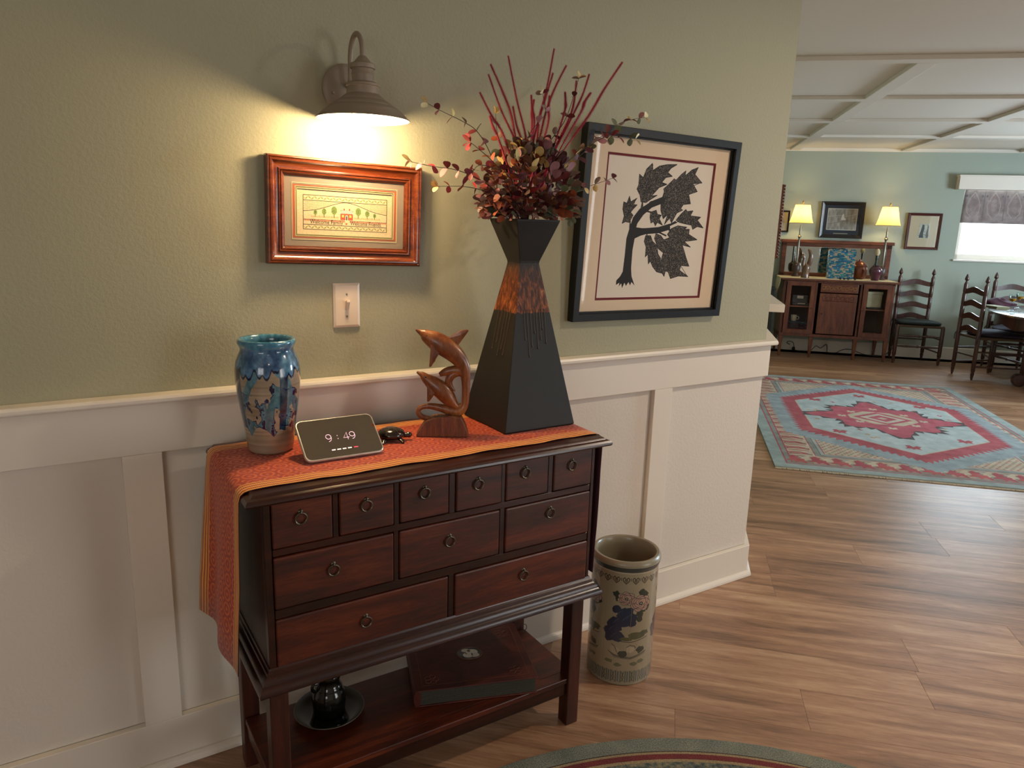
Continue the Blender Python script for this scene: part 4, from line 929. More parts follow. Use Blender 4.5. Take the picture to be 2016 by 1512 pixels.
w1, h1 = .417, .266
mitred(w1, h1, [(0, 0), (0, .020), (.002, .024), (.005, .025), (.007, .022), (.009, .024), (.013, .024), (.015, .020), (.022, .014), (.029, .012), (.032, .016), (.034, .016), (.036, .012), (.038, .014), (.041, .013), (.043, .009), (.046, .008), (.046, 0)]).build('frame', M['cherry'], f1, smooth=25)
def mat_ring(w, h, wi, hi, y, mat, parent, name='mat_board', th=.0012):
    return mitred(w, h, [(0, -y), (0, -y + th), ((w - wi) / 2, -y + th), ((w - wi) / 2, -y)]).build(name, mat, parent)
mat_ring(.327, .176, .284, .140, -.0035, M['brownmat'], f1)
plabel(mat_ring(.286, .142, .2832, .1392, -.0044, plain('cream_bevel', '#b5a680', .8), f1, 'mat_bevel'), 'cream bevel line of the mat')
plabel(mat_ring(.2835, .1395, .268, .124, -.0030, M['terra'], f1), 'terracotta inner mat')
mat_ring(.269, .125, .2668, .1228, -.0036, plain('cream_bevel2', '#b5a680', .8), f1, 'mat_bevel')
plabel(mat_ring(.267, .123, .258, .114, -.0024, M['olivemat'], f1), 'olive inner mat')
mat_ring(.259, .115, .2568, .1128, -.0029, plain('cream_bevel3', '#b5a680', .8), f1, 'mat_bevel')
cv = Canvas(1060, 484, '#ab9b7b'); nn = vnoise(484, 1060, 100, 1, 2, aspect=2.2)[..., None]; cv.a += (nn - .5) * .10
bk = '#332a20'; gn = '#46582c'; ol = '#7d7440'
X0, X1, Y0, Y1 = 66, 1004, 64, 430
for a_ in ((X0, Y0, X1, Y0), (X0, Y1, X1, Y1), (X0, Y0, X0, Y1), (X1, Y0, X1, Y1), (X0, 120, X1, 120), (X0, 378, X1, 378)): cv.line([(a_[0], a_[1]), (a_[2], a_[3])], 7, bk)
for yc_ in (92, 404):
    pts = [(X0 + 8 + t_, yc_ + 15 * math.sin(t_ / 67 * 2 * PI)) for t_ in range(0, X1 - X0 - 14, 6)]; cv.line(pts, 6.5, ol)
    for k in range(14): cx = X0 + 26 + k * 67; cv.line([(cx, yc_ + 6), (cx + 12, yc_ - 2)], 6, gn); cv.line([(cx + 34, yc_ - 6), (cx + 46, yc_ + 3)], 6, gn)
def hill(x): return 240 - 116 * math.exp(-((x - 535) / 300) ** 2 * 1.25)
cv.line([(x, hill(x)) for x in range(X0, X1, 12)], 6.5, bk)
for iy in range(130, 240, 12):
    for ix in range(X0 + 8, X1 - 4, 14):
        xx_ = ix + (7 if (iy // 12) % 2 else 0)
        if iy < hill(xx_) - 8 and abs(xx_ - 535) > 150 : cv.rect(xx_, iy, xx_ + 6, iy + 6, gn)
for (cx, r) in ((195, 22), (290, 28), (400, 36), (672, 36), (775, 28), (862, 20)):
    base = 292; cv.line([(cx, base), (cx, base - r * 2.0)], 7, bk); cv.poly([(cx + r * .95 * math.cos(t_ * PI / 8) * (1 if t_ % 2 else .85), base - r * 2.15 - r * 1.25 * math.sin(t_ * PI / 8)) for t_ in range(16)], '#5a6b35')
    for k in range(10): a_ = rr_.uniform(0, 6.28); q = rr_.uniform(0, r * .8); cv.rect(cx + q * math.cos(a_) - 3, base - r * 2.15 + q * math.sin(a_) * 1.2 - 3, cx + q * math.cos(a_) + 3, base - r * 2.15 + q * math.sin(a_) * 1.2 + 3, '#2f3d1d')
for x in range(150, 930, 9):
    if 455 < x < 625: continue
    cv.line([(x, 300), (x + rr_.uniform(-4, 4), 276 + rr_.uniform(0, 10))], 4.5, rr_.choice(['#8f7a4a', '#a06a4c', '#6c7440']))
cv.poly([(470, 240), (610, 240), (610, 312), (470, 312)], '#9b3a28'); cv.poly([(460, 244), (486, 206), (594, 206), (620, 244)], '#e0d4bb')
for iy in range(5):
    for ix in range(14):
        if (ix + iy) % 2 == 0: cv.rect(472 + ix * 10 + (4 - iy) * 0, 206 + iy * 8, 482 + ix * 10, 213 + iy * 8, bk)
for x in (505, 565): cv.rect(x, 190, x + 14, 208, '#9b3a28'); cv.rect(x, 188, x + 14, 193, bk)
cv.rect(527, 262, 553, 314, '#e6dcc8'); cv.rect(532, 268, 548, 314, bk)
for x in (486, 570): cv.rect(x, 256, x + 24, 284, '#d8a24a'); cv.rect(x + 11, 256, x + 13, 284, '#9b3a28')
for x in range(X0 + 6, X1 - 6, 18):
    if 505 < x < 570: continue
    cv.line([(x, 332), (x + 9, 320), (x + 18, 332)], 6, '#8a5243'); cv.line([(x, 340), (x + 9, 330), (x + 18, 340)], 5, '#996c4c')
cv.line([(X0, 322), (505, 318), (530, 300)], 3.5, bk); cv.line([(X1, 322), (575, 318), (552, 300)], 3.5, bk)
cv.poly([(524, 352), (530, 345), (537, 350), (544, 345), (550, 352), (537, 368)], '#9b2a28')
sheet('embroidery', -.1285, .1285, -.0568, .0568, -.0015, printed('cross_stitch', cv, .95), f1)
M['thread'] = plain('dark_thread', '#2e261e', .9)
text('lettering', 'Welcome Family', .0150, M['thread'], f1, (-.0515, -.0017, -.0292), off_=.0000, sx=.86); text('lettering', 'Welcome Friends', .0150, M['thread'], f1, (.0555, -.0017, -.0292), off_=.0000, sx=.80)

M['blackframe'] = plain('black_frame_paint', '#090a0c', .42, spec=.3); M['creammat'] = plain('cream_mat_board', '#e0c8ac', .9); M['redmat'] = plain('crimson_mat', '#6d1622', .9)
w2_, h2_ = .6806, .6157
f2 = pic_root('tree_picture', 'black framed ink print of a windblown leafy tree on the sage wall', .9233, 1.4413, h2_, -.0106, .0445, .020)
mitred(w2_, h2_, [(0, -.012), (0, .020), (.0015, .022), (.024, .022), (.0255, .020), (.0255, .010), (.030, .010), (.030, -.012)]).build('frame', M['blackframe'], f2, smooth=25)
# print: traced leaf outlines, unwarped to a flat sheet
Q = np.array([(300, 246), (1122, 335), (1015, 1258), (210, 1282)], float); PWp, PHp = 1000, 900; D_ = np.array([(0, 0), (PWp, 0), (PWp, PHp), (0, PHp)], float)
A_ = []
for (x, y), (X_, Y_) in zip(Q, D_): A_ += [[x, y, 1, 0, 0, 0, -X_ * x, -X_ * y], [0, 0, 0, x, y, 1, -Y_ * x, -Y_ * y]]
hh = np.append(np.linalg.solve(np.array(A_), D_.ravel()), 1).reshape(3, 3)
def wp(p): q = hh @ np.array([p[0], p[1], 1.0]); return (q[0] / q[2], q[1] / q[2])
cv = Canvas(PWp, PHp, '#e2d5c5')
trunk = [(375, 1150), (405, 1120), (425, 1085), (440, 960), (450, 850), (475, 770), (500, 700), (550, 640), (620, 600), (700, 570), (735, 560), (715, 600), (640, 628), (580, 662), (540, 712), (522, 770), (600, 780), (700, 775), (760, 760), (830, 725), (845, 738), (775, 768), (800, 790), (760, 792), (700, 802), (620, 815), (560, 830), (515, 850), (500, 930), (490, 1050), (495, 1120), (520, 1185), (495, 1160), (484, 1185), (472, 1160), (452, 1188), (440, 1165), (420, 1205), (415, 1170), (395, 1192), (400, 1165), (372, 1182)]
leaves = [[(560, 590), (550, 540), (527, 500), (540, 470), (545, 395), (575, 420), (600, 360), (645, 320), (650, 370), (700, 340), (760, 330), (835, 330), (790, 355), (765, 385), (800, 412), (750, 420), (720, 455), (760, 468), (700, 490), (660, 530), (640, 550), (685, 545), (640, 570), (600, 595)],
 [(715, 590), (740, 520), (735, 500), (760, 480), (815, 430), (830, 440), (870, 400), (905, 375), (900, 410), (950, 370), (1000, 352), (975, 400), (1030, 460), (960, 465), (995, 520), (930, 540), (945, 605), (890, 610), (870, 640), (885, 650), (840, 670), (800, 740), (790, 700), (745, 750), (770, 680), (735, 710), (715, 650)],
 [(470, 735), (440, 730), (415, 742), (430, 690), (418, 640), (425, 590), (450, 600), (470, 550), (480, 590), (528, 565), (495, 610), (530, 612), (500, 640), (480, 665), (500, 685)],
 [(635, 665), (680, 650), (690, 680), (720, 685), (705, 710), (730, 755), (690, 735), (675, 760), (660, 730), (640, 740), (632, 700)],
 [(835, 720), (870, 680), (910, 645), (920, 660), (965, 655), (945, 690), (1025, 700), (1000, 720), (1045, 775), (1000, 765), (965, 785), (955, 755), (900, 745), (860, 735)],
 [(800, 780), (850, 760), (920, 770), (900, 785), (940, 785), (935, 820), (1000, 858), (950, 865), (900, 870), (950, 910), (890, 895), (860, 870), (800, 860), (770, 820)],
 [(740, 860), (800, 840), (870, 850), (900, 930), (920, 990), (942, 1045), (880, 1040), (870, 1075), (935, 1118), (860, 1115), (800, 1133), (780, 1085), (760, 1080), (750, 1118), (715, 1070), (725, 1000), (740, 950), (700, 920), (670, 850), (680, 815), (720, 830)],
 [(600, 830), (640, 830), (655, 870), (690, 900), (700, 960), (720, 990), (715, 1060), (728, 1095), (690, 1085), (660, 1050), (640, 1010), (625, 1030), (620, 960), (600, 980), (605, 910), (590, 870)]]
veins = [[(570, 590), (600, 480), (650, 330)], [(600, 480), (700, 400), (830, 333)], [(600, 520), (680, 440), (760, 415)], [(580, 540), (640, 500), (700, 488)], [(720, 590), (800, 510), (900, 430), (995, 356)], [(740, 580), (840, 530), (1020, 458)], [(735, 600), (830, 600), (935, 600)], [(725, 610), (760, 660), (795, 730)], [(480, 735), (465, 660), (470, 560)], [(465, 680), (500, 620), (520, 570)], [(840, 735), (920, 700), (1040, 770)], [(780, 790), (870, 820), (990, 856)], [(720, 830), (800, 930), (925, 1110)], [(760, 880), (860, 960), (935, 1040)], [(740, 870), (790, 1000), (800, 1125)], [(610, 830), (660, 960), (715, 1080)]]
dot = vnoise(PHp, PWp, 260, 1, 31, aspect=1.1)
for L_ in leaves:
    P_ = [wp(p) for p in L_]; r = cv.mask(P_)
    if r:
        sub = cv.a[r[0]]; dm_ = dot[r[0]][r[1]][:, None]; sub[r[1]] = np.where(dm_ > .63, np.array([.47, .43, .39]), np.array([.11, .09, .09]))
    cv.line(P_ + [P_[0]], 5, '#1b1718')
for L_ in veins: cv.line([wp(p) for p in L_], 4, '#1b1718')
cv.poly([wp(p) for p in trunk], '#1a1617')
cv.line([wp(p) for p in [(462, 1130), (470, 1000), (480, 860), (500, 770)]], 58, '#1a1617'); cv.line([wp(p) for p in [(498, 800), (520, 730), (570, 665), (640, 610), (730, 578)]], 42, '#1a1617'); cv.line([wp(p) for p in [(505, 800), (600, 798), (700, 790), (780, 768)]], 40, '#1a1617')
for a_, b_ in (((475, 775), (478, 730)), ((556, 660), (572, 590)), ((575, 660), (572, 590)), ((600, 655), (645, 665)), ((610, 815), (612, 835)), ((690, 800), (760, 830)), ((770, 780), (800, 800))): cv.line([wp(a_), wp(b_)], 10, '#1a1617')
pw2, ph2 = .476, .462
cxp, czp = .004, -.006
sheet('ink_print', cxp - pw2 / 2, cxp + pw2 / 2, czp - ph2 / 2, czp + ph2 / 2, .004, printed('ink_print', cv, .8), f2)
def mat_off(wo, ho, wi, hi, y, mat, parent, cx, cz, name, lab=None):
    m = MB()
    m.box(-wo / 2, cx - wi / 2, y, y + .0012, -ho / 2, ho / 2).box(cx + wi / 2, wo / 2, y, y + .0012, -ho / 2, ho / 2)
    m.box(cx - wi / 2, cx + wi / 2, y, y + .0012, -ho / 2, cz - hi / 2).box(cx - wi / 2, cx + wi / 2, y, y + .0012, cz + hi / 2, ho / 2)
    o = m.build(name, mat, parent)
    if lab: plabel(o, lab)
mat_off(.628, .563, .486, .472, .000, M['creammat'], f2, cxp, czp, 'mat_board')
mat_off(.60, .54, .471, .457, .0022, M['redmat'], f2, cxp, czp, 'mat_board', 'narrow crimson inner mat')
box('glazing', -.312, .312, -.0085, -.0070, -.279, .279, glassy('picture_glass', ior=1.5), f2)

# ------------------------------------------------------------------ rugs
cw_, ch_ = 640, 990
cv = Canvas(cw_, ch_, '#8d9a98')
s_ = 325.0   # px per metre; canvas x = (u-1.45)*s, y = (5.70-v)*s
def rp(u, v_): return ((u - 1.45) * s_, (5.70 - v_) * s_)
red = '#a04a50'; crm = '#b8a992'; blg = '#8b979b'; gry = '#81857e'; pbl = '#a5b0b0'; dk = '#4c4340'
def R4(m_, c_): cv.rect(m_ * s_, m_ * s_, cw_ - m_ * s_, ch_ - m_ * s_, c_)
R4(.078, red); R4(.085, gry); R4(.115, red); R4(.122, crm)
rr_ = random.Random(12)
# main border: rows of hooked motifs
def motif(cx, cy, a, sc_, c1):
    P_ = [(-14, -10), (-6, -14), (0, -4), (6, -14), (14, -10), (10, 2), (14, 12), (4, 8), (0, 14), (-4, 8), (-14, 12), (-10, 2)]
    cv.poly([(cx + sc_ * (x * math.cos(a) - y * math.sin(a)), cy + sc_ * (x * math.sin(a) + y * math.cos(a))) for x, y in P_], c1)
bw_ = .165
for side in range(4):
    n_ = 22 if side % 2 == 0 else 13
    for k in range(n_):
        t_ = (k + .5) / n_
        if side == 0: x, y = (.2) * s_, (.12 + t_ * (3.05 - .24)) * s_
        elif side == 2: x, y = cw_ - .2 * s_, (.12 + t_ * (3.05 - .24)) * s_
        elif side == 1: x, y = (.12 + t_ * (1.97 - .24)) * s_, .2 * s_
        else: x, y = (.12 + t_ * (1.97 - .24)) * s_, ch_ - .2 * s_
        big = (k % 4 == 0); vert = side % 2 == 0
        if vert:
            cv.rect(x - 24, y - 7, x + 24, y + 7, '#83776a' if (k // 4) % 2 else '#8c5a52')
            cv.line([(x - 23, y - 12), (x + 2, y - 14), (x + 14, y - 8), (x + 2, y - 4), (x - 20, y - 4)], 6, red); cv.line([(x - 20, y + 5), (x + 2, y + 2), (x + 23, y + 7)], 6, crm); cv.line([(x - 22, y + 12), (x + 20, y + 12)], 4, red)
        else:
            cv.rect(x - 22, y - 24, x + 22, y + 24, ['#7f7d70', '#a2927c', '#85877f'][k % 3]); motif(x - 7, y + 4, .3, 1.6, red if k % 2 else '#a8524f'); motif(x + 12, y - 8, 1.2, 1.1, crm); motif(x - 14, y - 14, .8, .7, red)
R4(.285, red); R4(.292, gry); R4(.325, dk); R4(.330, '#9aa29c'); R4(.350, red); R4(.357, crm)
for iy in range(0, 100):      # small lozenges in the cream corners
    for ix in range(0, 60):
        x, y = .37 * s_ + ix * 13 + (6 if iy % 2 else 0), .37 * s_ + iy * 9
        if x < cw_ - .37 * s_ and y < ch_ - .37 * s_: cv.poly([(x - 4, y), (x, y - 3), (x + 4, y), (x, y + 3)], '#7c6a66' if (ix + iy) % 3 else red)
cu, cvv = 2.445, 4.165
def hexa(f, c_, zig=0, zo=0):
    V_ = [(1.78, 4.65), (2.445, 5.22), (3.11, 4.65), (3.11, 3.64), (2.445, 3.08), (1.78, 3.64)]; V_ = [(cu + (a - cu) * f, cvv + (b - cvv) * f) for a, b in V_]; out = []
    for i in range(6):
        a = V_[i]; b = V_[(i + 1) % 6]; L_ = math.dist(a, b); n_ = max(2, int(L_ / .05)) if zig else 1
        for k in range(n_):
            t_ = k / n_; p_ = (a[0] + (b[0] - a[0]) * t_, a[1] + (b[1] - a[1]) * t_); out.append(rp(*p_))
            if zig:
                t2 = (k + .55) / n_; q_ = (a[0] + (b[0] - a[0]) * t2, a[1] + (b[1] - a[1]) * t2); ff = 1 + zig / max(.3, math.dist(q_, (cu, cvv))); out.append(rp(cu + (q_[0] - cu) * ff, cvv + (q_[1] - cvv) * ff))
    cv.poly(out, c_)
hexa(1.22, blg, .03); hexa(1.03, red, .05); hexa(.90, '#b3a795'); hexa(.885, pbl)
for k in range(26):
    a = rr_.uniform(0, 6.28); q = rr_.uniform(.42, .58); x, y = rp(cu + q * .95 * math.cos(a), cvv + q * 1.25 * math.sin(a)); motif(x, y, rr_.uniform(0, 6), .45, rr_.choice(['#a58a66', '#a98f74', red, '#9aa9a8']))
for (du, dv) in ((-.42, .52), (.42, .52), (-.42, -.52), (.42, -.52), (0, .8), (0, -.8)): motif(*rp(cu + du, cvv + dv), .2, 1.2, red)
def med(f, c_, spikes=0):
    out = []; n_ = 72
    for k in range(n_):
        a = 2 * PI * k / n_; r0 = .56 / (abs(math.cos(a)) ** 1.15 + abs(math.sin(a)) ** 1.15) ** (1 / 1.15) * (1 + .13 * math.cos(a * 8)) * f
        if spikes and k % 2: r0 += spikes
        out.append(rp(cu + r0 * math.cos(a + .03 * (k % 2)), cvv + r0 * .97 * math.sin(a + .03 * (k % 2))))
    cv.poly(out, c_)
med(.94, dk, .06); med(.92, '#a9505c')
for (du, dv) in ((-.2, .16), (.2, .16), (-.2, -.16), (.2, -.16), (0, .3), (0, -.3), (.3, 0), (-.3, 0)): motif(*rp(cu + du, cvv + dv), 0.1, .8, crm)
def dia(a, b, c_): cv.poly([rp(cu - a, cvv), rp(cu, cvv + b), rp(cu + a, cvv), rp(cu, cvv - b)], c_)
cv.poly([rp(cu - .25, cvv + .05), rp(cu - .1, cvv + .2), rp(cu + .1, cvv + .2), rp(cu + .25, cvv + .05), rp(cu + .25, cvv - .05), rp(cu + .1, cvv - .2), rp(cu - .1, cvv - .2), rp(cu - .25, cvv - .05)], crm)
dia(.22, .20, '#a9505c'); dia(.17, .155, '#b9ad9c'); dia(.11, .10, '#a9505c'); dia(.04, .035, crm)
nn = vnoise(ch_, cw_, 50, 3, 44, aspect=.7)[..., None]; cv.a += (nn - .5) * .14
nn = vnoise(ch_, cw_, 6, 2, 45, aspect=.05)[..., None]; cv.a += (nn - .5) * .06
rg = thing('oriental_rug', 'worn red and pale blue oriental rug with a hexagonal medallion in far room', 'rug', (0, 0, 0), -TH)
sheet('pile', 1.45, 3.42, 2.65, 5.70, .0105, printed('oriental_rug_print', cv, .95, (220, .35)), rg, th=.0095, axis='z')
fm = MB()
for k in range(300):
    u = 1.455 + k * (1.96 / 299); j = random.uniform(-.004, .004)
    for v0, v1 in ((2.65, 2.628), (5.70, 5.722)): fm.add([(u - .003, v0, .006), (u + .003, v0, .006), (u + .003 + j, v1, .003), (u - .003 + j, v1, .003), (u - .003, v0, .0015), (u + .003, v0, .0015), (u + .003 + j, v1, .0008), (u - .003 + j, v1, .0008)], [(0, 1, 2, 3), (7, 6, 5, 4), (0, 4, 5, 1), (2, 6, 7, 3), (1, 5, 6, 2), (0, 3, 7, 4)])
fo = fm.build('fringe', plain('cream_fringe', '#b9ab94', .95), rg); fo['kind'] = 'stuff'

rc = (.006, -1.5797); rd = thing('round_rug', 'round green-grey rug with red ring at the bottom of the picture', 'rug', (rc[0], rc[1], .0))
def speck(name, c1, c2, c3, sc_=260):
    t = NT(name); n = t.noise(t.coords('Object', (1, 1, 1)), sc_, 3, .7); n2 = t.noise(t.coords('Object'), 14, 2)
    t.ln(t.ramp(t.math('ADD', t.math('MULTIPLY', n, .8), t.math('MULTIPLY', n2, .2)), [(.34, c1), (.5, c2), (.68, c3)]), t.b.inputs['Base Color']); t.set(Roughness=1.0); t.bump(n, .8, .004); return t.m
bands = [(1.1045, 1.048, 'border_band', speck('rug_greygreen', '#4a5148', '#74776a', '#a09a80')), (1.0478, 1.0445, 'dark_line', speck('rug_dark', '#2a221e', '#3b302a', '#5b4a3c')), (1.0443, 1.036, 'beige_line', speck('rug_beige', '#7a6244', '#98805c', '#b6a27c')),
         (1.0358, 1.016, 'red_band', speck('rug_red', '#4e1a1c', '#6f2626', '#8b3d34')), (1.0158, 1.005, 'beige_line', speck('rug_beige2', '#7a6244', '#98805c', '#b6a27c')), (1.0048, .86, 'patterned_field', speck('rug_field', '#2c3338', '#5a6058', '#a08a62', 55)), (.8598, .84, 'red_band', speck('rug_red2', '#4e1a1c', '#6f2626', '#8b3d34')), (.8398, .002, 'centre_field', speck('rug_centre', '#4a5148', '#74776a', '#a09a80', 60))]
for ro_, ri_, nm, mt_ in bands:
    if nm == 'border_band': prf = [(ri_, .0), (ri_, .0115), (ro_ - .006, .0115), (ro_ - .001, .009), (ro_, .005), (ro_ - .001, 0)]
    else: prf = [(ri_, .002), (ri_, .0118), (ro_, .0118), (ro_, .002)]
    MB().lathe(prf[::-1], 160, cap=False).build(nm, mt_, rd, smooth=40)

# ================================================================== far room things (root frame turned by -TH)
def ft(name, label, cat, u, v_, z=0, rz=0, group=None): return thing(name, label, cat, UV(u, v_, z), -TH + rz, group)
M['oak'] = wood('quartered_oak', '#3b1a0e', '#5f2e19', '#7d4526', 2, 12, .38, 6, coat=.3); M['oak_h'] = wood('quartered_oak_h', '#3b1a0e', '#5f2e19', '#7d4526', 0, 12, .38, 6, coat=.3)
M['walnut'] = wood('ladder_back_wood', '#24120d', '#40221a', '#573226', 2, 16, .36, 7, coat=.3)
M['cabin'] = plain('cabinet_interior', '#10161c', .8)
sb = ft('sideboard', 'antique oak sideboard with glass doors and mirrored back on the far wall', 'sideboard', 2.59, 7.28)
hw = .595
c = MB(); y0, y1 = -.26, .235   # local y: v - 7.28
c.box(-hw, hw, y1 - .015, y1, .24, .89).box(-hw, -hw + .03, y0 + .02, y1, .24, .89).box(hw - .03, hw, y0 + .02, y1, .24, .89).box(-hw, hw, y0 + .01, y1, .24, .275)
c.box(-hw, hw, y0 + .02, y1, .865, .89)
for x in (-.235, .245): c.box(x - .012, x + .012, y0 + .02, y1, .24, .89)
c.build('carcass', M['oak'], sb, bevel=.002, seg=1)
MB().box(-hw + .03, hw - .03, y1 - .018, y1 - .0155, .275, .865).build('back_panel', M['cabin'], sb)
for xa, xb in ((-hw + .03, -.247), (.257, hw - .03)): box('shelf', xa, xb, y0 + .05, y1 - .02, .578, .592, M['oak_h'], sb)
box('top', -.635, .635, y0 - .03, y1 + .02, .89, .912, M['oak_h'], sb, bevel=.004)
for x in (-hw + .025, -.235, .245, hw - .025):
    MB().taper((x, y0 + .022, 0), .012, (x, y0 + .022, .24), .023).build('leg', M['oak'], sb, bevel=.002); 
for x in (-hw + .025, hw - .025): MB().taper((x, y1 - .03, 0), .012, (x, y1 - .03, .24), .023).build('leg', M['oak'], sb, bevel=.002)
for xa, xb in ((-.56, -.25), (.262, .56)):
    d = mitred(xb - xa, .60, [(0, 0), (0, .018), (.045, .018), (.05, .012), (.05, 0)]).build('door', M['oak'], sb, loc=((xa + xb) / 2, y0 + .018, .575))
    d.rotation_euler = (0, 0, 0)
    box('glass_pane', -(xb - xa) / 2 + .049, (xb - xa) / 2 - .049, -.008, -.005, -.251, .251, glassy('door_glass'), d)
    MB().sphere(((xb - xa) / 2 - .02 if xa < 0 else -(xb - xa) / 2 + .02, -.024, .0), .007, 8, 6).build('knob', M['iron'], d, smooth=60)
dr = box('drawer', -.195, .210, y0 + .002, y0 + .03, .762, .868, M['oak_h'], sb, bevel=.006)
cm = MB()
for k in range(9):
    cx = -.16 + k * .0415; cm.torus((cx, y0 + .001, .815 + .008 * math.sin(k * 2)), .018, .0045, 'y', 14, 6); cm.tube([(cx - .02, y0 + .001, .79), (cx, y0 - .002, .80 + .02 * (k % 2)), (cx + .02, y0 + .001, .84)], .004, 6)
cm.build('carving', plain('carved_gilt_oak', '#8a5a34', .45, coat=.2), dr, smooth=60)
dp = box('door', -.195, .210, y0 + .004, y0 + .03, .285, .752, M['oak'], sb, bevel=.004)
cm = MB().sphere((-.150, y0 - .004, .52), .008, 8, 6).build('knob', M['iron'], dp, smooth=60)
cm = MB()
for k in range(7):
    cx = -.145 + k * .05; cm.torus((cx, y0 + .003, .70 + .006 * math.cos(k * 2)), .020, .003, 'y', 14, 6); cm.tube([(cx - .022, y0 + .003, .672), (cx, y0, .664), (cx + .022, y0 + .003, .672)], .003, 6)
cm.build('carving', M['oak_h'], dp, smooth=60)
hu = MB(); yb_ = .19
hu.box(-.605, -.555, yb_ - .03, y1 + .01, .912, 1.30).box(.555, .605, yb_ - .03, y1 + .01, .912, 1.30).box(-.605, .605, yb_ - .03, y1 + .01, 1.262, 1.31).box(-.605, .605, yb_ - .03, y1 + .01, .912, .958)
hu.build('mirror_frame', M['oak_h'], sb, bevel=.002, seg=1)
box('cornice', -.625, .625, yb_ - .06, y1 + .015, 1.305, 1.342, M['oak_h'], sb, bevel=.006, seg=3)
box('mirror', -.556, .556, yb_ + .002, yb_ + .006, .957, 1.263, plain('mirror_silver', '#c9d2d2', .04, 1.0), sb)
# cream cloth on the sideboard
M['linen'] = plain('cream_linen', '#cdbf9a', .9, bump=(160, .3))
cl = MB().box(-.632, .60, -.285, .14, .9125, .9150)
cl.add([(-.640, -.285, .915), (-.640, .10, .915), (-.648, .06, .80), (-.650, -.12, .72), (-.648, -.26, .82), (-.643, -.285, .915), (-.643, .10, .915), (-.651, .06, .80), (-.653, -.12, .72), (-.651, -.26, .82)], [(0, 1, 2, 3, 4), (9, 8, 7, 6, 5), (0, 5, 6, 1), (1, 6, 7, 2), (2, 7, 8, 3), (3, 8, 9, 4), (4, 9, 5, 0)])
cl.box(-.643, -.630, -.285, .10, .9125, .9155)
o = cl.build('sideboard_cloth', M['linen'], loc=UV(2.59, 7.28), rot=(0, 0, -TH)); tag(o, 'cream linen cloth covering the sideboard top and hanging at its left end', 'cloth')
ZS = .9155
# table lamps
def shade_mat():
    t = NT('lit_amber_shade'); t.set(Roughness=.8); t.b.inputs['Base Color'].default_value = (*lin('#f0d590'), 1)
    tr = t.add('ShaderNodeBsdfTranslucent'); tr.inputs[0].default_value = (*lin('#ffe7a0'), 1); mx = t.add('ShaderNodeMixShader'); mx.inputs[0].default_value = .6
    t.ln(t.b.outputs[0], mx.inputs[1]); t.ln(tr.outputs[0], mx.inputs[2]); t.ln(mx.outputs[0], t.n['Material Output'].inputs[0])
    return t.m
M['shade'] = shade_mat(); M['lampmetal'] = plain('aged_silver', '#8b8578', .35, .8); M['lampstone'] = plain('brown_stone_base', '#45302a', .4, var=.4)
lampd = None
for li, (u, lab) in enumerate(((2.147, 'left of two slim buffet lamps with lit amber shade on sideboard'), (3.087, 'right of two slim buffet lamps with lit amber shade on sideboard'))):
    t = ft('buffet_lamp', lab, 'lamp', u, 7.315, ZS, group='buffet lamps on the sideboard')
    MB().lathe([(.045, 0), (.047, .01), (.036, .022), (.030, .034), (.040, .05), (.046, .075), (.046, .12), (.040, .135), (.025, .148), (.014, .152)][::1], 20).build('base', M['lampstone'], t, smooth=40)
    MB().lathe([(.014, .15), (.018, .158), (.012, .166), (.011, .44), (.016, .455), (.024, .464), (.016, .472), (.010, .485), (.008, .50), (.012, .54), (.008, .56), (.005, .60)], 18).build('stem', M['lampmetal'], t, smooth=40)
    s_m = MB(); nseg = 8; sec_ = [(.138, .615), (.128, .64), (.113, .69), (.100, .75), (.088, .805), (.084, .825)]
    for r_, z_ in sec_:
        for k in range(nseg * 3):
            a = 2 * PI * k / (nseg * 3); rr2 = r_ * (1 if k % 3 == 0 else .955) * .98
            s_m.v.append((rr2 * math.cos(a), rr2 * math.sin(a), z_))
    nn_ = nseg * 3
    for i in range(len(sec_) - 1):
        for k in range(nn_): s_m.f.append((i * nn_ + k, i * nn_ + (k + 1) % nn_, (i + 1) * nn_ + (k + 1) % nn_, (i + 1) * nn_ + k)); s_m.mi.append(0)
    so = s_m.build('shade', M['shade'], t, smooth=25)
    MB().torus((0, 0, .825), .083, .0025, 'z', 24, 6).build('top_rim', M['iron'], so); MB().torus((0, 0, .615), .134, .0025, 'z', 24, 6).build('bottom_rim', plain('shade_braid', '#7b6a4a', .7), so)
    MB().lathe([(.003, .80), (.003, .835), (.008, .842), (.011, .852), (.007, .865), (.002, .872)], 12).build('finial', plain('brass', '#b89a5c', .3, .8), t, smooth=50)
    MB().sphere((0, 0, .725), (.027, .027, .036), 14, 10).build('bulb', emis('table_bulb%d' % li, '#ffd07a', 14), t, smooth=60)
    pd = bpy.data.lights.new('buffet_bulb', 'POINT'); pd.energy = 15; pd.color = (1, .76, .38); pd.shadow_soft_size = .035
    po_ = bpy.data.objects.new('buffet_lamp_light', pd); COL.objects.link(po_); po_.parent = t; po_.location = (0, 0, .725)
    bpy.data.objects[po_.name]
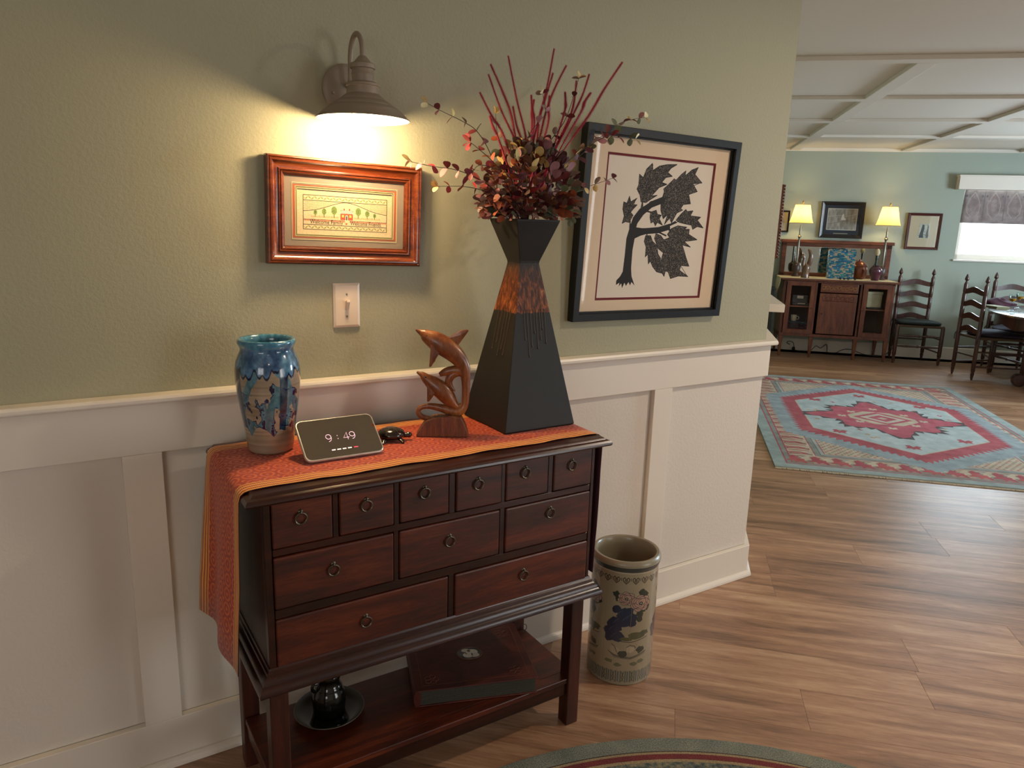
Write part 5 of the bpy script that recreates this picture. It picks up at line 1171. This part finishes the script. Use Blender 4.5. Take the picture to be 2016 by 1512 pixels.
# pictures on the far wall
def far_pic(name, label, u0, u1, z0, z1, fw_, fcol, mcol, iw, ih, icx, icz, canvas, dm=.028):
    t = ft(name, label, 'picture', (u0 + u1) / 2, VF - .006, (z0 + z1) / 2); w, h = u1 - u0, z1 - z0
    mitred(w, h, [(0, 0), (0, dm * .7), (.005, dm), (fw_ * .5, dm * .8), (fw_ * .9, dm * .5), (fw_, dm * .4), (fw_, 0)]).build('frame', fcol, t, smooth=25)
    box('mat_board', -w / 2 + fw_ * .9, w / 2 - fw_ * .9, -.005, -.001, -h / 2 + fw_ * .9, h / 2 - fw_ * .9, mcol, t)
    sheet('print', icx - iw / 2, icx + iw / 2, icz - ih / 2, icz + ih / 2, -.0065, printed(name + '_print', canvas, .5), t)
    box('glazing', -w / 2 + fw_ * .9, w / 2 - fw_ * .9, -.0095, -.0085, -h / 2 + fw_ * .9, h / 2 - fw_ * .9, bpy.data.materials['picture_glass'], t); return t
cv = Canvas(240, 170, '#8c8a84'); nn = vnoise(170, 240, 4, 5, 50, aspect=4)[..., None]; cv.a += (nn - .5) * .35
cv.line([(0, 62), (90, 52), (150, 60), (240, 38)], 3, '#b8b6ae'); cv.line([(0, 128), (120, 102), (240, 78)], 3, '#62625e'); cv.line([(20, 60), (240, 96)], 2, '#a5a39b')
cv.poly([(112, 86), (116, 56), (122, 40), (130, 38), (134, 50), (134, 66), (150, 78), (152, 92), (118, 90)], '#cfcfca'); cv.ell(120, 130, 14, 30, '#7a7973')
M['navymat'] = plain('navy_mat', '#232b38', .9); M['dkframe'] = plain('black_wood_frame', '#1f1a1b', .35)
p1 = far_pic('seabird_picture', 'dark framed photograph of a white seabird on water between the two lamps', 2.392, 2.872, 1.372, 1.79, .038, M['dkframe'], M['navymat'], .315, .235, 0, .008, cv)
MB().box(-.08, .08, -.0072, -.006, -.160, -.152).build('title_strip', plain('title_strip', '#8d8a72', .6), p1)
sheet('print_border', -.165, .165, -.117, .133, -.0060, plain('white_border', '#b9b9b4', .8), p1, th=.0005)
cv = Canvas(120, 170, '#a9aca0')
nn = vnoise(170, 120, 9, 4, 53)[..., None]; cv.a += (nn - .5) * .25
cv.poly([(10, 165), (18, 110), (28, 60), (34, 10), (56, 14), (60, 60), (52, 110), (60, 165)], '#3d4244'); cv.poly([(86, 165), (84, 110), (92, 60), (96, 20), (104, 22), (108, 90), (116, 165)], '#5c6160'); cv.line([(0, 140), (60, 128), (120, 142)], 5, '#4d5251'); cv.line([(60, 20), (80, 10), (100, 16)], 3, '#5c6160'); cv.line([(62, 90), (88, 84)], 3, '#5c6160')
M['mahframe'] = plain('mahogany_frame', '#4a2220', .35, coat=.3); M['offmat'] = plain('offwhite_mat', '#b5ab92', .9)
far_pic('etching_picture', 'mahogany framed small grey etching with wide mat left of the window', 3.345, 3.705, 1.272, 1.685, .03, M['mahframe'], M['offmat'], .115, .165, .01, .005, cv)
cv = Canvas(80, 120, '#b5a58e'); cv.poly([(20, 30), (50, 24), (56, 60), (40, 90), (24, 80)], '#77706a')
far_pic('small_picture', 'small black framed picture beside the left lamp, half hidden', 1.80, 2.045, 1.42, 1.675, .02, M['dkframe'], M['offmat'], .13, .17, 0, 0, cv)
# carved frame edge on the side wall
wf = ft('wall_carving', 'carved wooden panel edge hanging on the side wall past the corner', 'wall hanging', US, 1.66)
box('panel', .001, .056, -.19, .19, 1.325, 1.640, M['oak'], wf, bevel=.003)
cm = MB()
for k in range(24): cm.sphere((.058, -.192, 1.332 + k * .0131), (.004, .004, .006), 6, 4)
cm.build('beading', M['oak'], wf, smooth=60)
# white ledge in the side wall
lg = box('wall_ledge', US - .02, 1.262, 1.66, 2.6, 1.070, 1.108, M['trim'], rot=(0, 0, -TH), bevel=.003); structure(lg); lg.name = 'trim_21'
# things on the sideboard
M['driftwood'] = wood('mottled_wood', '#2c1a12', '#6a4a34', '#9a8068', 2, 30, .3, 3, coat=.4)
t = ft('carved_figurine', 'brown carved wooden abstract figurine standing beside the left lamp', 'figurine', 2.225, 7.12, ZS)
MB().tube(bez([(0, 0, 0), (0, 0, .04), (.002, 0, .09), (.006, 0, .13), (.010, 0, .16)], 3), [.046, .045, .042, .041, .041, .043, .045, .046, .045, .042, .038, .030, .020], 14).build('base', M['driftwood'], t, smooth=60)
MB().tube(bez([(.018, 0, .12), (.034, -.004, .18), (.040, -.008, .24), (.026, -.010, .295), (.002, -.010, .325)], 4), [.024, .025, .026, .027, .027, .026, .026, .025, .024, .023, .022, .021, .019, .017, .014, .011, .007], 12).build('tall_curl', M['driftwood'], t, smooth=60)
MB().tube(bez([(-.020, -.004, .11), (-.036, -.008, .16), (-.030, -.012, .21), (-.044, -.012, .25), (-.030, -.012, .275)], 4), [.020, .020, .021, .021, .020, .019, .017, .015, .014, .015, .018, .019, .019, .017, .014, .010, .006], 12).build('short_curl', M['driftwood'], t, smooth=60)
cv = Canvas(300, 320, '#1f5a66')
rb = random.Random(8)
for iy in range(24):
    x = 0
    while x < 300:
        w_ = rb.choice((10, 16, 24, 34)); cv.rect(x, iy * 14, x + w_, iy * 14 + rb.choice((6, 12, 14)), rb.choice(['#1f5a66', '#2a6a86', '#a08f74', '#8f8068', '#1d4a5e', '#3a7a74', '#a3927a', '#274f78'])); x += w_
t = ft('tile_box', 'blue and tan mosaic vase panel standing in middle of sideboard', 'vase', 2.613, 7.20, ZS)
b_ = MB().prism(off(rrect(.29, .335, .022), -.145, 0), -.035, .035); bo_ = b_.build('body', printed('mosaic_glaze', cv, .25), t, smooth=40); ul = bo_.data.uv_layers.new(name='UVMap')
for lp in bo_.data.loops: c_ = bo_.data.vertices[lp.vertex_index].co; ul.data[lp.index].uv = ((c_.x + .145 + c_.y * .3) / .31, c_.z / .335)
for x in (-.09, .09): MB().lathe([(.012, -.001), (.014, .004), (.010, .008)], 12, (x, 0, 0)).build('foot', M['iron'], t)
copper = plain('copper', '#7a4a38', .3, .7, var=.3)
t = ft('copper_pot', 'round copper pot with lid behind the red vase on sideboard', 'pot', 2.842, 7.32, ZS)
MB().lathe([(.05, 0), (.075, .01), (.088, .05), (.090, .10), (.082, .135), (.080, .14)], 24).build('body', copper, t, smooth=50); MB().lathe([(.082, .141), (.085, .148), (.078, .165), (.045, .195), (.012, .21), (.010, .222), (.002, .225)], 24).build('lid', copper, t, smooth=40)
t = ft('red_vase', 'small round dark red glazed vase holding brushes on the sideboard', 'vase', 2.975, 7.12, ZS)
MB().lathe([(.035, 0), (.040, .004), (.055, .05), (.068, .095), (.070, .115), (.062, .138), (.045, .152), (.038, .160), (.042, .168), (.036, .168), (.032, .155), (.03, .03), (.001, .02)], 28).build('body', plain('oxblood_glaze', '#4b2030', .2, coat=.6, var=.5), t, smooth=60)
t = ft('shaving_brush', 'pale tufted brush standing upright in the red vase', 'brush', 2.970, 7.12, ZS + .03)
MB().lathe([(.006, 0), (.008, .06), (.009, .19), (.013, .235), (.012, .25)], 12).build('handle', plain('green_handle', '#26382c', .3), t, smooth=60); MB().sphere((0, 0, .285), (.026, .026, .04), 14, 10).build('tuft', plain('cream_bristle', '#c9b795', .9, bump=(300, .5)), t, smooth=60)
# row of tiny beads under the mosaic
t = ft('bead_figure', 'row of tiny dark glass animals in front of mosaic vase', 'figurine', 2.66, 7.02, ZS)
for k in range(4): MB().sphere((-.07 + k * .042 + (k == 3) * .03, 0, .010), (.014, .009, .010), 10, 6).build('bead', M['eye'], t, smooth=60)
# contents of the cabinet
crock = plain('cream_crockery', '#b3aa92', .4); glassy('drinking_glass', (.8, .85, .85))
def stack(name, lab, cat, u, v_, z, r_, n_, mat, dz=.012):
    t = ft(name, lab, cat, u, v_, z)
    for k in range(n_): MB().lathe([(r_ * .55, k * dz), (r_, k * dz + dz * .9), (r_ * .96, k * dz + dz), (r_ * .5, k * dz + dz * .35)], 20).build('bowl' if n_ > 1 else 'dish', mat, t, smooth=50)
    return t
stack('bowl_stack', 'stack of grey glass bowls on lower shelf behind left sideboard door', 'bowls', 2.16, 7.16, .276, .06, 9, plain('grey_glass', '#6c7474', .2), .014)
stack('bowl_stack', 'second stack of grey dishes on lower shelf beside the white mug stack', 'bowls', 2.27, 7.22, .276, .05, 7, plain('grey_glass2', '#5a6466', .2), .016)
t = ft('white_mug', 'white mug on top of the bowl stack in left cabinet', 'mug', 2.16, 7.16, .404); MB().lathe([(.024, 0), (.030, .005), (.034, .07), (.030, .07), (.026, .01)], 20).build('cup', crock, t, smooth=50); MB().torus((.040, 0, .037), .018, .005, 'y', 14, 6).build('handle', crock, t, smooth=60)
for (u, z, w_, h_, lab) in ((2.22, .593, .20, .03, 'flat dark tray on the upper shelf behind left sideboard door'), (2.20, .624, .17, .09, 'dark box on tray in upper left of the sideboard')):
    t = ft('serving_box', lab, 'box', u, 7.2, z); box('body', -w_ / 2, w_ / 2, -.09, .09, 0, h_, plain('dark_box%d' % int(z * 100), '#20242a', .4), t, bevel=.004); box('lid_handle', -w_ / 5, w_ / 5, -.094, -.089, h_ * .55, h_ * .9, crock, t, bevel=.001)
t = ft('linen_box', 'cream fabric covered box on upper shelf behind right sideboard door', 'box', 2.985, 7.19, .612, .22); box('body', -.085, .085, -.08, .08, 0, .15, plain('cream_cloth_box', '#9c9678', .8, var=.2), t, bevel=.006); box('lid', -.089, .089, -.084, .084, .15, .178, plain('cream_cloth_lid', '#a8a284', .8), t, bevel=.004)
stack('plate_stack', 'white oval platter under the cream box in right cabinet', 'plates', 3.0, 7.17, .593, .10, 1, plain('grey_plate', '#7d848c', .3), .017)
t = ft('folded_napkins', 'pale folded napkins on the bottom behind right sideboard door', 'napkins', 2.975, 7.15, .276)
for k in range(3): box('napkin', -.055 + .004 * k, .055 - .003 * k, -.05, .05, k * .011, k * .011 + .010, [crock, plain('green_linen', '#5b6350', .9), crock][k], t, bevel=.003)
# dark stand left of the sideboard
M['ebon'] = plain('black_stand', '#15171a', .5)
t = ft('plant_stand', 'slim black wooden stand between sideboard and side wall, mostly hidden', 'stand', 1.765, 7.20)
box('tabletop', -.15, .15, -.15, .15, .76, .785, M['ebon'], t, bevel=.003)
for sx_ in (-1, 1):
    for sy_ in (-1, 1): box('leg', sx_ * .13 - .012, sx_ * .13 + .012, sy_ * .13 - .012, sy_ * .13 + .012, 0, .76, M['ebon'], t, bevel=.002)
for zz in (.12,): box('stretcher', -.12, .12, -.138, -.122, zz, zz + .02, M['ebon'], t)
# cord on the skirting
cd = [(2.20, 7.46, .075), (2.16, 7.47, .095), (2.19, 7.47, .115), (2.235, 7.46, .10), (2.25, 7.45, .045), (2.27, 7.44, .012), (2.36, 7.42, .007), (2.44, 7.44, .02), (2.50, 7.47, .075), (2.53, 7.47, .065), (2.56, 7.47, .055), (2.62, 7.48, .10), (2.635, 7.48, .05), (2.64, 7.46, .008), (2.72, 7.43, .008), (2.80, 7.45, .05), (2.90, 7.47, .058), (3.02, 7.46, .02), (3.10, 7.42, .007), (3.22, 7.40, .007), (3.30, 7.49, .02), (3.36, 7.50, .10), (3.38, 7.505, .30), (3.42, 7.505, .42)]
o = MB().tube([UV(*p) for p in bez(cd, 4)], .0042, 6).build('power_cord', M['black_pl'], smooth=60); tag(o, 'black power cord looping along the skirting under the sideboard', 'cord')
MB().sphere(UV(2.245, 7.46, .03), (.025, .018, .024), 10, 6).build('plug', M['black_pl'], o)
# ------------------------------------------------------------------ ladder-back chairs
def make_chair(label, u, v_, rz, bw_, fw2, dep, cushion):
    """back posts at local y=0, seat towards -y"""
    t = ft('ladder_back_chair', label, 'chair', u, v_, 0, rz, group='ladder-back dining chairs'); W_ = M['walnut']; sz = .445
    for sx_ in (-1, 1):
        x = sx_ * bw_ / 2
        MB().lathe([(.009, 0), (.014, .03), (.019, .07), (.013, .075), (.0195, .09), (.0200, .42), (.0205, .60), (.017, .605), (.0205, .62), (.0205, .73), (.017, .735), (.0205, .75), (.0205, .86), (.017, .865), (.0205, .88), (.020, .955), (.013, .972), (.009, .985), (.012, .990), (.0205, 1.000), (.0205, 1.010), (.016, 1.028), (.008, 1.050), (.001, 1.062)], 14, (x, 0, 0)).build('back_post', W_, t, smooth=40)
        xf = sx_ * fw2 / 2
        MB().lathe([(.010, 0), (.015, .03), (.020, .08), (.014, .085), (.021, .10), (.021, sz - .02), (.016, sz - .012), (.012, sz)], 14, (xf, -dep, 0)).build('front_leg', W_, t, smooth=40)
        for zz in (.14, .29): MB().tube([(x, 0, zz), (xf, -dep, zz)], .0085, 8).build('stretcher', W_, t, smooth=60)
    for zz in (.20, .32):
        MB().tube([(-fw2 / 2, -dep, zz), (-fw2 / 4, -dep, zz), (-.02, -dep, zz), (0, -dep, zz), (.02, -dep, zz), (fw2 / 4, -dep, zz), (fw2 / 2, -dep, zz)], [.007, .014, .009, .016, .009, .014, .007], 10).build('stretcher', W_, t, smooth=60)
    MB().tube([(-bw_ / 2, 0, .24), (bw_ / 2, 0, .24)], .0085, 8).build('stretcher', W_, t, smooth=60)
    for zc in (.505, .635, .765, .895):
        m = MB(); n_ = 18; h_ = .055
        for i in range(n_ + 1):
            s2 = -1 + 2 * i / n_; x = s2 * (bw_ / 2 - .012); wv = .016 * math.cos(s2 * PI) * (1 if True else 0); yy = .014 * (1 - s2 * s2) + .0
            zt_ = zc + h_ / 2 + wv; zb_ = zc - h_ / 2 + wv * .7
            m.v += [(x, yy - .005, zb_), (x, yy - .005, zt_), (x, yy + .005, zt_), (x, yy + .005, zb_)]
        for i in range(n_):
            a = i * 4; b = a + 4
            for j in range(4): m.f.append((a + j, a + (j + 1) % 4, b + (j + 1) % 4, b + j)); m.mi.append(0)
        m.f += [(0, 1, 2, 3), tuple(n_ * 4 + j for j in (3, 2, 1, 0))]; m.mi += [0, 0]
        m.build('slat', W_, t, smooth=40)
    st = MB().prism([(-bw_ / 2, .0), (bw_ / 2, .0), (fw2 / 2 + .008, -dep - .01), (-fw2 / 2 - .008, -dep - .01)], sz - .028, sz - .002, axis='z').build('seat', plain('rush_seat', '#4d3b28', .8, bump=(120, .5)), t, bevel=.01, seg=3)
    if cushion:
        cm_ = MB(); n_ = 12
        out = [(-bw_ / 2 + .02, -.03), (0, -.025), (bw_ / 2 - .02, -.03), (fw2 / 2 - .005, -dep * .6), (fw2 / 2 + .005, -dep + .0), (fw2 / 4, -dep - .018), (0, -dep - .02), (-fw2 / 4, -dep - .018), (-fw2 / 2 - .005, -dep), (-fw2 / 2 + .005, -dep * .6)]
        cc_ = (0, -dep / 2); rings_ = [(.90, sz - .002), (1.0, sz + .010), (1.01, sz + .024), (.95, sz + .040), (.6, sz + .047), (.15, sz + .036)]
        for f_2, z_ in rings_:
            for (x, y) in out: cm_.v.append((cc_[0] + (x - cc_[0]) * f_2, cc_[1] + (y - cc_[1]) * f_2, z_ + random.uniform(-.003, .003)))
        k_ = len(out)
        for i in range(len(rings_) - 1):
            for j in range(k_): cm_.f.append((i * k_ + j, i * k_ + (j + 1) % k_, (i + 1) * k_ + (j + 1) % k_, (i + 1) * k_ + j)); cm_.mi.append(0)
        cm_.f.append(tuple(range(k_))[::-1]); cm_.f.append(tuple((len(rings_) - 1) * k_ + j for j in range(k_))); cm_.mi += [0, 0]
        co = cm_.build('seat_cushion', M[cushion], t, smooth=70); ss = co.modifiers.new('sub', 'SUBSURF'); ss.levels = 1; ss.render_levels = 2
        tie = MB()
        for sx_ in (-1, 1): x = sx_ * bw_ / 2; tie.tube(bez([(x - .02 * sx_, -.03, sz + .01), (x + .018 * sx_, .0, sz + .02), (x + .026 * sx_, .018, sz - .02), (x + .024 * sx_, .02, sz - .07)], 3), .004, 6)
        tie.build('cushion_tie', M[cushion], co, smooth=60)
    return t
M['cush_dark'] = plain('dark_green_cushion', '#1c2829', .85, bump=(120, .3)); M['cush_wine'] = plain('dark_plum_cushion', '#241a2c', .85, bump=(120, .3))
make_chair('ladder-back chair with dark green cushion standing beside the sideboard', 3.497, 7.415, 0, .35, .47, .385, 'cush_dark')
make_chair('ladder-back chair with plum cushion at left side of the dining table', 3.765, 6.40, math.radians(90 + 13.6), .33, .50, .45, 'cush_wine')
make_chair('ladder-back chair behind the dining table with its back to far wall', 4.42, 7.20, 0, .36, .47, .40, 'cush_wine')
# dining table
M['tabletop'] = wood('table_top_wood', '#2a1510', '#4a2a20', '#5f3a2c', 0, 10, .16, 8, coat=.5)
tb_ = ft('dining_table', 'round dark wooden pedestal dining table at right edge near the window', 'table', 4.82, 6.0)
MB().lathe([(.001, .700), (.96, .700), (.99, .706), (1.0, .716), (.995, .728), (.98, .732), (.001, .732)], 72, cap=False).build('tabletop', M['tabletop'], tb_, smooth=40)
ap = MB(); n_ = 96
for k in range(n_):
    a = 2 * PI * k / n_; dz = .018 * math.cos(a * 12)
    for r_, z_ in ((.93, .699), (.93, .60 + dz), (.91, .60 + dz), (.91, .699)): ap.v.append((r_ * math.cos(a), r_ * math.sin(a), z_))
for k in range(n_):
    for j in range(4): ap.f.append((k * 4 + j, k * 4 + (j + 1) % 4, ((k + 1) % n_) * 4 + (j + 1) % 4, ((k + 1) % n_) * 4 + j)); ap.mi.append(0)
ap.build('apron', M['walnut'], tb_, smooth=40)
MB().lathe([(.16, .12), (.17, .18), (.11, .24), (.08, .30), (.12, .40), (.13, .48), (.09, .56), (.14, .62), (.20, .66), (.20, .699)], 28).build('pedestal', M['walnut'], tb_, smooth=40)
for a in (173, 223, 123, 293, 23):
    ca, sa_ = math.cos(math.radians(a)), math.sin(math.radians(a))
    ft_ = MB().tube(bez([(ca * .10, sa_ * .10, .19), (ca * .28, sa_ * .28, .17), (ca * .48, sa_ * .48, .12), (ca * .62, sa_ * .62, .062)], 4), [(.06, .05)] * 4 + [(.055, .045)] * 4 + [(.05, .045)] * 5, 12).build('foot', M['walnut'], tb_, smooth=60)
    sc_ = MB(); sc_.lathe([(.001, -.045), (.055, -.045), (.062, -.035), (.062, .035), (.055, .045), (.001, .045)], 20, axis='y', cap=False); so_ = sc_.build('scroll', M['walnut'], ft_, smooth=40); so_.location = (ca * .66, sa_ * .66, .062); so_.rotation_euler = (0, 0, math.radians(a))
ZTB = .7325
gm = glassy('goblet_glass', (.93, .97, .96)); amber = plain('amber_wine', '#b57a1c', .1)
for (u, v_, lab) in ((4.03, 6.18, 'wine goblet with amber wine nearest the table edge'), (4.22, 6.50, 'wine goblet with amber wine further back on table')):
    t = ft('wine_goblet', lab, 'glass', u, v_, ZTB, group='wine goblets on the dining table')
    MB().lathe([(.001, 0), (.035, .001), (.034, .003), (.008, .008), (.0045, .02), (.0045, .075), (.012, .082), (.030, .10), (.036, .13), (.036, .165), (.0345, .165), (.034, .13), (.028, .102), (.001, .086)], 24, cap=False).build('bowl', gm, t, smooth=60)
    MB().lathe([(.001, .088), (.026, .103), (.032, .122), (.001, .122)], 20, cap=False).build('wine', amber, t, smooth=60)
pl2 = plain('white_plate', '#a9b7bb', .2)
for i, (u, v_) in enumerate(((4.42, 6.02), (4.62, 6.62), (4.95, 5.5), (4.86, 6.28))):
    t = ft('dinner_plate', ['white dinner plate left on the dining table', 'white dinner plate at the window side of table', 'white dinner plate at right of the dining table', 'white dinner plate in the table middle'][i], 'plate', u, v_, ZTB)
    MB().lathe([(.07, 0), (.11, .010), (.135, .014), (.134, .017), (.085, .007), (.001, .006)], 32).build('dish', pl2, t, smooth=50)
t = ft('placemat_stack', 'folded tan placemats on left end of the dining table', 'placemats', 3.98, 6.42, ZTB, .3)
for k in range(3): box('placemat', -.075 + .004 * k, .075 - .004 * k, -.11, .11, .001 + k * .008, .008 + k * .008, [plain('tan_linen', '#7f7a5c', .9), plain('olive_linen', '#5c5c44', .9), plain('tan_linen2', '#8b8565', .9)][k], t, bevel=.002)
t = ft('cloth_napkin', 'crumpled dark wine red napkin behind the placemats on table', 'napkin', 4.10, 6.68, ZTB)
cm_ = MB(); n_, k_ = 14, 7
for i in range(k_):
    for j in range(n_): a = 2 * PI * j / n_; rr2 = (.13 * math.cos(i / k_ * PI / 2)) * (1 + .28 * math.sin(a * 3 + i)); cm_.v.append((rr2 * math.cos(a) * 1.3, rr2 * math.sin(a), .002 + .075 * math.sin(i / k_ * PI / 2) * (1 + .3 * math.sin(a * 2))))
for i in range(k_ - 1):
    for j in range(n_): cm_.f.append((i * n_ + j, i * n_ + (j + 1) % n_, (i + 1) * n_ + (j + 1) % n_, (i + 1) * n_ + j)); cm_.mi.append(0)
cm_.f.append(tuple((k_ - 1) * n_ + j for j in range(n_))); cm_.f.append(tuple(range(n_))[::-1]); cm_.mi += [0, 0]
co = cm_.build('cloth', plain('wine_napkin', '#3c1424', .9), t, smooth=60); co.modifiers.new('s', 'SUBSURF').levels = 1
MB().torus((-.10, -.06, .02), .02, .006, 'x', 14, 6).build('napkin_ring', plain('silver_ring', '#b9bdbd', .2, .9), t, smooth=60)
